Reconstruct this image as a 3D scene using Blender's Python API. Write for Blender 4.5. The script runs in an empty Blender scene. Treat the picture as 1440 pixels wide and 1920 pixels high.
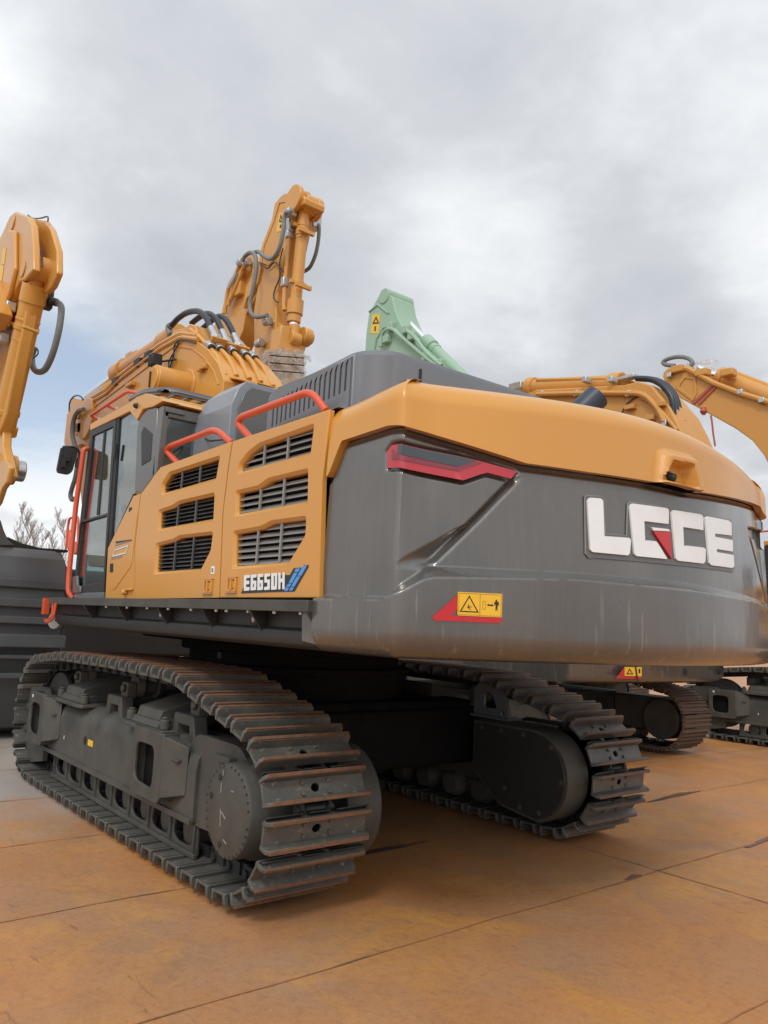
import bpy, bmesh, math, random
from math import sin, cos, pi, radians, sqrt, atan2, hypot
from mathutils import Vector, Matrix
from mathutils.geometry import tessellate_polygon
random.seed(7)
S = bpy.context.scene
COL = S.collection

# ------------------------------------------------------------------ camera
FPX, CX, CY, CAMZ = 1445.403, 720.0, 960.0, 1.5
def _cam_axes():
    vx = Vector((-480 - CX, -(1115 - CY), -FPX)).normalized()
    ny = Vector((2500 - CX, -(1262 - CY), -FPX)); ny = (ny - ny.dot(vx) * vx).normalized()
    y = -ny
    return vx, y, vx.cross(y)
AX, AY, AZ = _cam_axes()            # world axes seen in camera coordinates
cam = bpy.data.cameras.new('camera'); co = bpy.data.objects.new('camera', cam); COL.objects.link(co)
R = Matrix((AX, AY, AZ))            # rows: world = R @ cam
co.matrix_world = Matrix.Translation((0, 0, CAMZ)) @ R.to_4x4()
cam.sensor_fit = 'VERTICAL'; cam.sensor_height = 36.0; cam.lens = 36.0 * FPX / 1920.0
cam.clip_start = 0.05; cam.clip_end = 3000
S.camera = co
def ray(u, v): return R @ Vector((u - CX, -(v - CY), -FPX))
def P(u, v, ax, val):
    d = ray(u, v); o = Vector((0, 0, CAMZ)); t = (val - o[ax]) / d[ax]
    return o + t * d
def PY(Y, pts): return [(lambda q: (q.x, q.z))(P(u, v, 1, Y)) for u, v in pts]      # -> (x,z) on the plane Y
def PX(X, pts): return [(lambda q: (q.y, q.z))(P(u, v, 0, X)) for u, v in pts]

# ------------------------------------------------------------------ world, sun, exposure
SUN_EL, SUN_AZ = radians(48), radians(128)      # azimuth from +X towards +Y
sd = Vector((cos(SUN_EL) * cos(SUN_AZ), cos(SUN_EL) * sin(SUN_AZ), sin(SUN_EL)))
W = bpy.data.worlds.new('World'); S.world = W; W.use_nodes = True
nt = W.node_tree; N = nt.nodes; L = nt.links; N.clear()
def wn(t, **k):
    n = N.new(t)
    for a, b in k.items(): setattr(n, a, b)
    return n
out = wn('ShaderNodeOutputWorld'); bg = wn('ShaderNodeBackground'); L.new(bg.outputs[0], out.inputs[0])
sky = wn('ShaderNodeTexSky', sky_type='NISHITA', sun_disc=False, sun_elevation=SUN_EL, sun_rotation=pi / 2 - SUN_AZ)
sk = wn('ShaderNodeVectorMath', operation='SCALE'); L.new(sky.outputs[0], sk.inputs[0]); sk.inputs['Scale'].default_value = 1.25
tc = wn('ShaderNodeTexCoord')
sep = wn('ShaderNodeSeparateXYZ'); L.new(tc.outputs['Generated'], sep.inputs[0])
def wm(op, a, b=None, c=None, clamp=False):
    n = wn('ShaderNodeMath', operation=op, use_clamp=clamp)
    for i, q in enumerate((a, b, c)):
        if q is None: continue
        if isinstance(q, (int, float)): n.inputs[i].default_value = q
        else: L.new(q, n.inputs[i])
    return n.outputs[0]
den = wm('MAXIMUM', wm('ADD', sep.outputs[2], 0.22), 0.12)
cv = wn('ShaderNodeCombineXYZ'); L.new(wm('DIVIDE', sep.outputs[0], den), cv.inputs[0]); L.new(wm('DIVIDE', sep.outputs[1], den), cv.inputs[1])
def wnoise(scale, det, rough, off, dist=0.0):
    m = wn('ShaderNodeMapping'); m.inputs['Location'].default_value = off; L.new(cv.outputs[0], m.inputs[0])
    n = wn('ShaderNodeTexNoise'); n.inputs['Scale'].default_value = scale; n.inputs['Detail'].default_value = det
    n.inputs['Roughness'].default_value = rough; n.inputs['Distortion'].default_value = dist; L.new(m.outputs[0], n.inputs[0]); return n.outputs['Fac']
n1 = wnoise(1.0, 6, 0.52, (3.1, 1.7, 0), 0.25); n2 = wnoise(2.7, 8, 0.58, (7.3, 0.2, 0), 0.2)
fac = wm('ADD', wm('MULTIPLY', n1, 0.62), wm('MULTIPLY', n2, 0.38))
def blob(u, v, k, amp):             # a soft patch of cloud lying in one direction of the sky
    d = ray(u, v).normalized(); dp = wn('ShaderNodeVectorMath', operation='DOT_PRODUCT'); L.new(tc.outputs['Generated'], dp.inputs[0]); dp.inputs[1].default_value = d
    return wm('MULTIPLY', wm('EXPONENT', wm('MULTIPLY', wm('SUBTRACT', dp.outputs['Value'], 1.0), k)), amp)
tot = fac
for b in ((820, 460, 140, .13), (980, 520, 160, .09), (40, 320, 70, .10), (60, 880, 90, .20), (1380, 60, 30, .09), (1430, 430, 120, .14), (480, 360, 25, -.07), (1150, 330, 50, -.08), (1250, 640, 90, -.03), (230, 60, 30, .06), (110, 540, 300, .10)):
    tot = wm('ADD', tot, blob(*b))
cr = wn('ShaderNodeValToRGB'); L.new(tot, cr.inputs[0])
e = cr.color_ramp.elements
e[0].position = 0.37; e[0].color = (.47, .50, .54, 1); e[1].position = 0.70; e[1].color = (1.0, 1.01, 1.02, 1)
q = cr.color_ramp.elements.new(0.52); q.color = (.62, .645, .68, 1)
q = cr.color_ramp.elements.new(0.61); q.color = (.80, .82, .845, 1)
blue = wm('ADD', blob(110, 730, 260, 1.25), blob(-60, 660, 200, .8))
blue = wm('MULTIPLY', blue, wm('MULTIPLY', wm('SUBTRACT', 1.12, n2), 1.35), clamp=True)
mx = wn('ShaderNodeMix', data_type='RGBA'); L.new(wm('MINIMUM', wm('ADD', blue, 0.04), 0.92), mx.inputs[0]); L.new(cr.outputs[0], mx.inputs[6]); 
skc = wn('ShaderNodeMix', data_type='RGBA'); skc.inputs[0].default_value = .45; L.new(sk.outputs[0], skc.inputs[6]); skc.inputs[7].default_value = (.62 * 10, .72 * 10, .86 * 10, 1)
sk2 = wn('ShaderNodeVectorMath', operation='SCALE'); L.new(skc.outputs[2], sk2.inputs[0]); sk2.inputs['Scale'].default_value = .1
L.new(sk2.outputs[0], mx.inputs[7])
# brighter cloud round the hidden sun
dp = wn('ShaderNodeVectorMath', operation='DOT_PRODUCT'); L.new(tc.outputs['Generated'], dp.inputs[0]); dp.inputs[1].default_value = sd
glow = wm('ADD', 1.0, wm('MULTIPLY', wm('EXPONENT', wm('MULTIPLY', wm('SUBTRACT', dp.outputs['Value'], 1.0), 2.4)), 1.5))
fin = wn('ShaderNodeVectorMath', operation='SCALE'); L.new(mx.outputs[2], fin.inputs[0]); L.new(glow, fin.inputs['Scale'])
L.new(fin.outputs[0], bg.inputs[0]); bg.inputs[1].default_value = 0.99
sl = bpy.data.lights.new('sun', 'SUN'); sl.energy = 1.1; sl.angle = radians(11); sl.color = (1, .965, .91)
so = bpy.data.objects.new('sun', sl); COL.objects.link(so); so.rotation_euler = sd.to_track_quat('Z', 'Y').to_euler()
S.view_settings.view_transform = 'Standard'; S.view_settings.look = 'None'; S.view_settings.exposure = 0.0; S.view_settings.gamma = 1.0; S.view_settings.use_curve_mapping = False
S.cycles.max_bounces = 8; S.cycles.transparent_max_bounces = 12; S.cycles.use_denoising = True

# ------------------------------------------------------------------ materials
def mat(name, col, rough=.5, metal=0.0, col2=None, nscale=4.0, namt=.5, bump=0.0, bscale=60, coat=0.0, stretch=(1, 1, 1), ramp=(.4, .65), spec=.5, col3=None, n3scale=.7, ramp3=(.5, .7), rvar=0.0):
    m = bpy.data.materials.new(name); m.use_nodes = True; t = m.node_tree; b = t.nodes['Principled BSDF']; lk = t.links
    b.inputs['Base Color'].default_value = (*col, 1); b.inputs['Roughness'].default_value = rough; b.inputs['Metallic'].default_value = metal
    b.inputs['Coat Weight'].default_value = coat; b.inputs['Coat Roughness'].default_value = .12; b.inputs['Specular IOR Level'].default_value = spec
    tc = t.nodes.new('ShaderNodeTexCoord'); mp = t.nodes.new('ShaderNodeMapping'); mp.inputs['Scale'].default_value = stretch; lk.new(tc.outputs['Object'], mp.inputs[0])
    prev = None
    def layer(prev, c, scale, r, amt, det=7):
        nz = t.nodes.new('ShaderNodeTexNoise'); nz.inputs['Scale'].default_value = scale; nz.inputs['Detail'].default_value = det; nz.inputs['Roughness'].default_value = .62
        lk.new(mp.outputs[0], nz.inputs[0])
        mr = t.nodes.new('ShaderNodeMapRange'); mr.inputs[1].default_value = r[0]; mr.inputs[2].default_value = r[1]; mr.inputs[4].default_value = amt; lk.new(nz.outputs['Fac'], mr.inputs[0])
        mi = t.nodes.new('ShaderNodeMix'); mi.data_type = 'RGBA'; lk.new(mr.outputs[0], mi.inputs[0])
        if prev is None: mi.inputs[6].default_value = (*col, 1)
        else: lk.new(prev, mi.inputs[6])
        mi.inputs[7].default_value = (*c, 1)
        return mi.outputs[2], mr.outputs[0]
    if col2:
        prev, msk = layer(None, col2, nscale, ramp, namt)
        if rvar:
            mr = t.nodes.new('ShaderNodeMapRange'); mr.inputs[3].default_value = rough; mr.inputs[4].default_value = min(1, rough + rvar); lk.new(msk, mr.inputs[0]); lk.new(mr.outputs[0], b.inputs['Roughness'])
    if col3: prev, _ = layer(prev, col3, n3scale, ramp3, .8)
    if prev: lk.new(prev, b.inputs['Base Color'])
    if bump:
        nz = t.nodes.new('ShaderNodeTexNoise'); nz.inputs['Scale'].default_value = bscale; nz.inputs['Detail'].default_value = 4; lk.new(mp.outputs[0], nz.inputs[0])
        bp = t.nodes.new('ShaderNodeBump'); bp.inputs['Strength'].default_value = bump; bp.inputs['Distance'].default_value = .01; lk.new(nz.outputs['Fac'], bp.inputs['Height']); lk.new(bp.outputs[0], b.inputs['Normal'])
    return m
M = {}
M['yellow'] = mat('orange_yellow_paint', (.63, .292, .044), .33, col2=(.59, .290, .065), nscale=1.6, namt=.55, coat=.35, bump=.015, bscale=9, rvar=.2)
M['yellow_far'] = mat('dusty_orange_yellow_paint', (.60, .285, .058), .45, col2=(.53, .27, .09), nscale=1.2, namt=.5, rvar=.2)
M['grey'] = mat('body_grey_paint', (.125, .122, .115), .33, .25, col2=(.16, .15, .135), nscale=2.2, namt=.5, coat=.25, rvar=.25)
M['bluegrey'] = mat('hood_grey_paint', (.150, .160, .175), .33, .15, col2=(.18, .18, .18), nscale=1.5, namt=.5, coat=.2, rvar=.2)
M['frame'] = mat('undercarriage_grey_paint', (.060, .058, .050), .55, .1, col2=(.11, .10, .082), nscale=3.0, namt=.7, bump=.12, bscale=90, rvar=.2)
M['chassis'] = mat('dark_chassis_paint', (.026, .026, .025), .5, .05, col2=(.04, .037, .034), nscale=3, namt=.5)
M['belly'] = mat('shade_black_underside', (.008, .008, .008), .85, spec=.15, col2=(.018, .017, .016), nscale=3)  # deep shade below the machine put into a near-black colour
M['dark'] = mat('black_rubber', (.018, .019, .021), .6, col2=(.03, .03, .03), nscale=10)
M['darkint'] = mat('dark_interior', (.012, .012, .013), .8)
M['louver'] = mat('louver_steel', (.30, .285, .26), .45, .2, col2=(.22, .21, .195), nscale=8)
M['louverdark'] = mat('dark_mesh_louver', (.12, .12, .115), .5, .2, col2=(.03, .03, .03), nscale=8)
M['steel'] = mat('track_steel', (.105, .102, .088), .5, .25, col2=(.16, .135, .105), nscale=9, namt=.75, bump=.25, bscale=50, ramp=(.5, .68), col3=(.34, .31, .27), n3scale=34, ramp3=(.61, .70), rvar=.3)
M['steelgrey'] = mat('cleaner_track_steel', (.16, .155, .145), .45, .5, col2=(.10, .08, .06), nscale=6, namt=.6, bump=.15, bscale=50, rvar=.2)
M['rusty'] = mat('rusted_grouser_edge', (.20, .095, .05), .75, .2, col2=(.12, .07, .045), nscale=14, namt=.8, bump=.4, bscale=80, col3=(.3, .22, .17), n3scale=30, ramp3=(.6, .7))
M['browngrouser'] = mat('grouser_edge_brown', (.15, .11, .085), .65, .3, col2=(.2, .12, .08), nscale=12, namt=.7, bump=.3, bscale=80)
M['orange'] = mat('orange_red_rail_paint', (.68, .085, .022), .38, col2=(.58, .09, .035), nscale=6, namt=.6, coat=.3)
M['zinc'] = mat('zinc_plated_steel', (.55, .55, .54), .35, .85, col2=(.4, .4, .4), nscale=20)
M['chrome'] = mat('chrome_rod', (.85, .86, .88), .12, 1.0)
M['hosegrey'] = mat('spiral_hose_cover', (.17, .185, .175), .5, col2=(.24, .25, .23), nscale=30)
M['hoseblack'] = mat('black_hose', (.02, .026, .035), .35, col2=(.035, .04, .05), nscale=12)
M['white'] = mat('white_lettering', (.82, .83, .82), .45, col2=(.72, .73, .72), nscale=5, namt=.5)
M['red'] = mat('red_marking', (.55, .022, .03), .35, col2=(.48, .03, .03), nscale=6)
M['redlens'] = mat('red_lamp_lens', (.46, .010, .022), .18, coat=.8)
M['reddark'] = mat('dark_red_lamp_lens', (.2, .01, .02), .18, coat=.8)
M['lensdark'] = mat('smoked_lamp_lens', (.03, .04, .045), .12, coat=.8)
M['decal'] = mat('warning_yellow', (.85, .5, .03), .4, col2=(.78, .46, .05), nscale=12)
M['black'] = mat('black_print', (.02, .018, .016), .5)
M['blue'] = mat('blue_print', (.09, .30, .68), .4)
M['green'] = mat('pale_green_paint', (.30, .45, .32), .5, col2=(.34, .46, .36), nscale=1.6, namt=.5, rvar=.2)
M['navy'] = mat('exhaust_black_paint', (.022, .032, .05), .4, col2=(.03, .035, .045), nscale=6)
M['bucket'] = mat('bucket_dark_grey_paint', (.085, .088, .09), .5, .15, col2=(.12, .12, .12), nscale=1.5, namt=.5, rvar=.2)
M['bark'] = mat('birch_bark', (.38, .34, .31), .9, col2=(.25, .22, .2), nscale=3)
M['seat'] = mat('seat_fabric', (.03, .03, .033), .8)
M['pale'] = mat('pale_plastic', (.45, .6, .53), .5)
M['beacon'] = mat('beacon_red_plastic', (.42, .09, .05), .5, col2=(.36, .1, .07), nscale=9)

def glass_mat():
    m = bpy.data.materials.new('tinted_cab_glass'); m.use_nodes = True; t = m.node_tree; t.nodes.clear()
    o = t.nodes.new('ShaderNodeOutputMaterial'); mx = t.nodes.new('ShaderNodeMixShader'); tr = t.nodes.new('ShaderNodeBsdfTransparent'); gl = t.nodes.new('ShaderNodeBsdfGlossy'); lw = t.nodes.new('ShaderNodeLayerWeight')
    tr.inputs[0].default_value = (.74, .83, .83, 1); gl.inputs['Roughness'].default_value = .02; gl.inputs[0].default_value = (1, 1, 1, 1); lw.inputs[0].default_value = .5
    pw = t.nodes.new('ShaderNodeMath'); pw.operation = 'POWER'; pw.inputs[1].default_value = 3.5; t.links.new(lw.outputs['Facing'], pw.inputs[0])
    ma = t.nodes.new('ShaderNodeMath'); ma.operation = 'MULTIPLY_ADD'; ma.inputs[1].default_value = .75; ma.inputs[2].default_value = .09; t.links.new(pw.outputs[0], ma.inputs[0])
    t.links.new(ma.outputs[0], mx.inputs[0]); t.links.new(tr.outputs[0], mx.inputs[1]); t.links.new(gl.outputs[0], mx.inputs[2]); t.links.new(mx.outputs[0], o.inputs[0]); return m
M['glass'] = glass_mat()

def cw_mat():      # grey paint with dried drip lines on the lower half
    m = mat('counterweight_grey_paint', (.125, .12, .112), .30, .42, coat=.7, spec=.7)
    t = m.node_tree; b = t.nodes['Principled BSDF']; lk = t.links; tc = t.nodes.new('ShaderNodeTexCoord')
    def nz(scale, sc, det=3):
        mp = t.nodes.new('ShaderNodeMapping'); mp.inputs['Scale'].default_value = sc; lk.new(tc.outputs['Object'], mp.inputs[0])
        n = t.nodes.new('ShaderNodeTexNoise'); n.inputs['Scale'].default_value = scale; n.inputs['Detail'].default_value = det; lk.new(mp.outputs[0], n.inputs[0]); return n.outputs['Fac']
    def mr(x, a, b2, c, d):
        n = t.nodes.new('ShaderNodeMapRange'); n.inputs[1].default_value = a; n.inputs[2].default_value = b2; n.inputs[3].default_value = c; n.inputs[4].default_value = d; lk.new(x, n.inputs[0]); return n.outputs[0]
    def mu(a, b2):
        n = t.nodes.new('ShaderNodeMath'); n.operation = 'MULTIPLY'; lk.new(a, n.inputs[0]); lk.new(b2, n.inputs[1]); return n.outputs[0]
    sp = t.nodes.new('ShaderNodeSeparateXYZ'); lk.new(tc.outputs['Object'], sp.inputs[0])
    drip = mr(nz(30, (1, 1, .035), 2), .62, .68, 0, .34)
    lim = mr(sp.outputs[2], 1.74, 1.60, 0, 1); ends = mr(nz(22, (1, 1, .25)), .42, .5, 0, 1)
    d = mu(mu(drip, lim), ends)
    fine = mr(nz(60, (1, 1, .02), 2), .45, .75, 0, .10)
    mi = t.nodes.new('ShaderNodeMix'); mi.data_type = 'RGBA'; lk.new(d, mi.inputs[0]); mi.inputs[7].default_value = (.36, .34, .31, 1)
    m2 = t.nodes.new('ShaderNodeMix'); m2.data_type = 'RGBA'; lk.new(mr(nz(1.8, (1, 1, 1), 6), .4, .65, 0, .6), m2.inputs[0]); m2.inputs[6].default_value = (.116, .109, .098, 1); m2.inputs[7].default_value = (.165, .146, .124, 1)
    m3 = t.nodes.new('ShaderNodeMix'); m3.data_type = 'RGBA'; lk.new(fine, m3.inputs[0]); lk.new(m2.outputs[2], m3.inputs[6]); m3.inputs[7].default_value = (.24, .23, .21, 1)
    lk.new(m3.outputs[2], mi.inputs[6]); lk.new(mi.outputs[2], b.inputs['Base Color'])
    lk.new(mr(nz(2.4, (1, 1, .6), 5), .35, .7, .20, .40), b.inputs['Roughness'])
    bp = t.nodes.new('ShaderNodeBump'); bp.inputs['Strength'].default_value = .35; bp.inputs['Distance'].default_value = .01; lk.new(nz(4.5, (1, 1, .5), 3), bp.inputs['Height']); lk.new(bp.outputs[0], b.inputs['Normal']); lk.new(bp.outputs[0], b.inputs['Coat Normal'])
    return m
M['cw'] = cw_mat()

def ground_mat():
    m = bpy.data.materials.new('rusted_steel_plates'); m.use_nodes = True; t = m.node_tree; b = t.nodes['Principled BSDF']; lk = t.links; tc = t.nodes.new('ShaderNodeTexCoord')
    def nz(scale, det=8, sc=(1, 1, 1), rough=.6, dist=0.0, off=(0, 0, 0)):
        mp = t.nodes.new('ShaderNodeMapping'); mp.inputs['Scale'].default_value = sc; mp.inputs['Location'].default_value = off; lk.new(tc.outputs['Object'], mp.inputs[0])
        n = t.nodes.new('ShaderNodeTexNoise'); n.inputs['Scale'].default_value = scale; n.inputs['Detail'].default_value = det; n.inputs['Roughness'].default_value = rough; n.inputs['Distortion'].default_value = dist; lk.new(mp.outputs[0], n.inputs[0]); return n.outputs['Fac']
    def mr(x, a, b2, c=0.0, d=1.0):
        n = t.nodes.new('ShaderNodeMapRange'); n.inputs[1].default_value = a; n.inputs[2].default_value = b2; n.inputs[3].default_value = c; n.inputs[4].default_value = d; lk.new(x, n.inputs[0]); return n.outputs[0]
    def mix(f, a, c):
        n = t.nodes.new('ShaderNodeMix'); n.data_type = 'RGBA'; lk.new(f, n.inputs[0])
        for i, q in ((6, a), (7, c)):
            if isinstance(q, tuple): n.inputs[i].default_value = (*q, 1)
            else: lk.new(q, n.inputs[i])
        return n.outputs[2]
    def mu(a, c):
        n = t.nodes.new('ShaderNodeMath'); n.operation = 'MULTIPLY'; lk.new(a, n.inputs[0]); lk.new(c, n.inputs[1]); return n.outputs[0]
    c = mix(mr(nz(.55, 7, off=(2, 1, 0)), .38, .64), (.50, .205, .058), (.40, .215, .108))
    c = mix(mr(nz(1.3, 9, dist=.8), .5, .72, 0, .75), c, (.60, .285, .062))
    c = mix(mr(nz(3.6, 9, off=(5, 5, 0), dist=1.2), .56, .74, 0, .5), c, (.30, .145, .08))
    c = mix(mr(nz(26, 8, off=(1, 5, 0)), .48, .72, 0, .42), c, (.27, .12, .06))
    c = mix(mr(nz(95, 4, off=(3, 1, 0)), .56, .72, 0, .5), c, (.17, .09, .055))
    c = mix(mr(nz(60, 5, off=(8, 2, 0)), .60, .72, 0, .5), c, (.56, .34, .17))
    c = mix(mr(nz(9, 10, sc=(1, .18, 1), dist=2.5), .64, .68, 0, .5), c, (.50, .24, .085))
    c = mix(mr(nz(7, 10, sc=(.16, 1, 1), dist=3.0, off=(9, 2, 0)), .65, .69, 0, .45), c, (.16, .08, .055))
    # concrete-coloured dust beyond the front of the near track
    sp = t.nodes.new('ShaderNodeSeparateXYZ'); lk.new(tc.outputs['Object'], sp.inputs[0])
    wv = t.nodes.new('ShaderNodeMath'); wv.operation = 'MULTIPLY_ADD'; lk.new(nz(1.1, 6, off=(3, 8, 0)), wv.inputs[0]); wv.inputs[1].default_value = 2.6; lk.new(sp.outputs[0], wv.inputs[2])
    dust = mu(mr(wv.outputs[0], 7.0, 8.3), mr(sp.outputs[1], -4.4, -3.6))
    c = mix(dust, c, (.38, .33, .285))
    lk.new(c, b.inputs['Base Color'])
    lk.new(mr(nz(2.2, 8, off=(4, 4, 0)), .35, .7, .40, .75), b.inputs['Roughness'])
    bp = t.nodes.new('ShaderNodeBump'); bp.inputs['Strength'].default_value = .4; bp.inputs['Distance'].default_value = .006; lk.new(nz(30, 10, rough=.7), bp.inputs['Height']); lk.new(bp.outputs[0], b.inputs['Normal'])
    return m
M['ground'] = ground_mat()
M['joint'] = mat('dark_joint_dirt', (.20, .10, .055), .85, col2=(.42, .18, .07), nscale=2.2, namt=1.0, ramp=(.38, .54))
M['stain'] = mat('damp_stain', (.13, .075, .058), .35, col2=(.2, .1, .06), nscale=8, namt=.8)
M['field'] = mat('distant_ground', (.22, .19, .16), .9, col2=(.16, .15, .11), nscale=.2)

def plastic_mat():
    m = bpy.data.materials.new('clear_wrapping_film'); m.use_nodes = True; t = m.node_tree; t.nodes.clear(); lk = t.links
    o = t.nodes.new('ShaderNodeOutputMaterial'); mx = t.nodes.new('ShaderNodeMixShader'); tr = t.nodes.new('ShaderNodeBsdfTransparent'); p = t.nodes.new('ShaderNodeBsdfPrincipled')
    p.inputs['Base Color'].default_value = (.75, .75, .72, 1); p.inputs['Roughness'].default_value = .18; p.inputs['Coat Weight'].default_value = .6
    nz = t.nodes.new('ShaderNodeTexNoise'); nz.inputs['Scale'].default_value = 7; nz.inputs['Detail'].default_value = 6; nz.inputs['Distortion'].default_value = 1.5
    tc = t.nodes.new('ShaderNodeTexCoord'); lk.new(tc.outputs['Object'], nz.inputs[0])
    mr = t.nodes.new('ShaderNodeMapRange'); mr.inputs[1].default_value = .4; mr.inputs[2].default_value = .62; mr.inputs[3].default_value = .04; mr.inputs[4].default_value = .5; lk.new(nz.outputs['Fac'], mr.inputs[0]); lk.new(mr.outputs[0], mx.inputs[0])
    bp = t.nodes.new('ShaderNodeBump'); bp.inputs['Strength'].default_value = 1; bp.inputs['Distance'].default_value = .05; lk.new(nz.outputs['Fac'], bp.inputs['Height']); lk.new(bp.outputs[0], p.inputs['Normal'])
    lk.new(tr.outputs[0], mx.inputs[1]); lk.new(p.outputs[0], mx.inputs[2]); lk.new(mx.outputs[0], o.inputs[0]); return m
M['film'] = plastic_mat()

# ------------------------------------------------------------------ mesh helpers
ORG = Vector((0, 0, 0))
def thing(name, label, cat, loc, group=None):
    o = bpy.data.objects.new(name, None); COL.objects.link(o); o.location = loc; o.empty_display_size = .3
    o['label'] = label; o['category'] = cat
    if group: o['group'] = group
    return o
def smooth_path(pts, n=6):
    pts = [Vector(p) for p in pts]
    if len(pts) < 3 or n < 2: return pts
    o = []
    for i in range(len(pts) - 1):
        a = pts[max(i - 1, 0)]; b = pts[i]; c = pts[i + 1]; d = pts[min(i + 2, len(pts) - 1)]
        for k in range(n):
            t = k / n
            o.append(.5 * ((2 * b) + (c - a) * t + (2 * a - 5 * b + 4 * c - d) * t * t + (3 * b - a - 3 * c + d) * t ** 3))
    o.append(pts[-1]); return o
def bend_path(pts, r, n=5):         # straight runs with rounded corners
    pts = [Vector(p) for p in pts]; o = [pts[0]]
    for i in range(1, len(pts) - 1):
        a, b, c = pts[i - 1], pts[i], pts[i + 1]; d1 = (a - b); d2 = (c - b); rr = min(r, d1.length * .45, d2.length * .45)
        p0 = b + d1.normalized() * rr; p1 = b + d2.normalized() * rr
        for k in range(n + 1):
            t = k / n; o.append((1 - t) ** 2 * p0 + 2 * t * (1 - t) * b + t * t * p1)
    o.append(pts[-1]); return o
def round_poly(pts, r, n=4):
    o = []; m = len(pts)
    for i in range(m):
        a = Vector(pts[i - 1]); b = Vector(pts[i]); c = Vector(pts[(i + 1) % m]); rr = min(r, (a - b).length * .45, (c - b).length * .45)
        p0 = b + (a - b).normalized() * rr; p1 = b + (c - b).normalized() * rr
        for k in range(n + 1):
            t = k / n; q = (1 - t) ** 2 * p0 + 2 * t * (1 - t) * b + t * t * p1; o.append((q.x, q.y))
    return o
def area2(p): return sum(p[i - 1][0] * p[i][1] - p[i][0] * p[i - 1][1] for i in range(len(p))) / 2
def offset_poly(p, d):              # d > 0 grows
    if area2(p) < 0: return offset_poly(p[::-1], d)[::-1]
    o = []; n = len(p)
    for i in range(n):
        a = Vector(p[i - 1]); b = Vector(p[i]); c = Vector(p[(i + 1) % n]); e1 = (b - a).normalized(); e2 = (c - b).normalized()
        n1 = Vector((e1.y, -e1.x)); n2 = Vector((e2.y, -e2.x)); k = 1 + n1.dot(n2)
        q = b + (n1 + n2) * d / max(k, .35); o.append((q.x, q.y))
    return o
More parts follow.
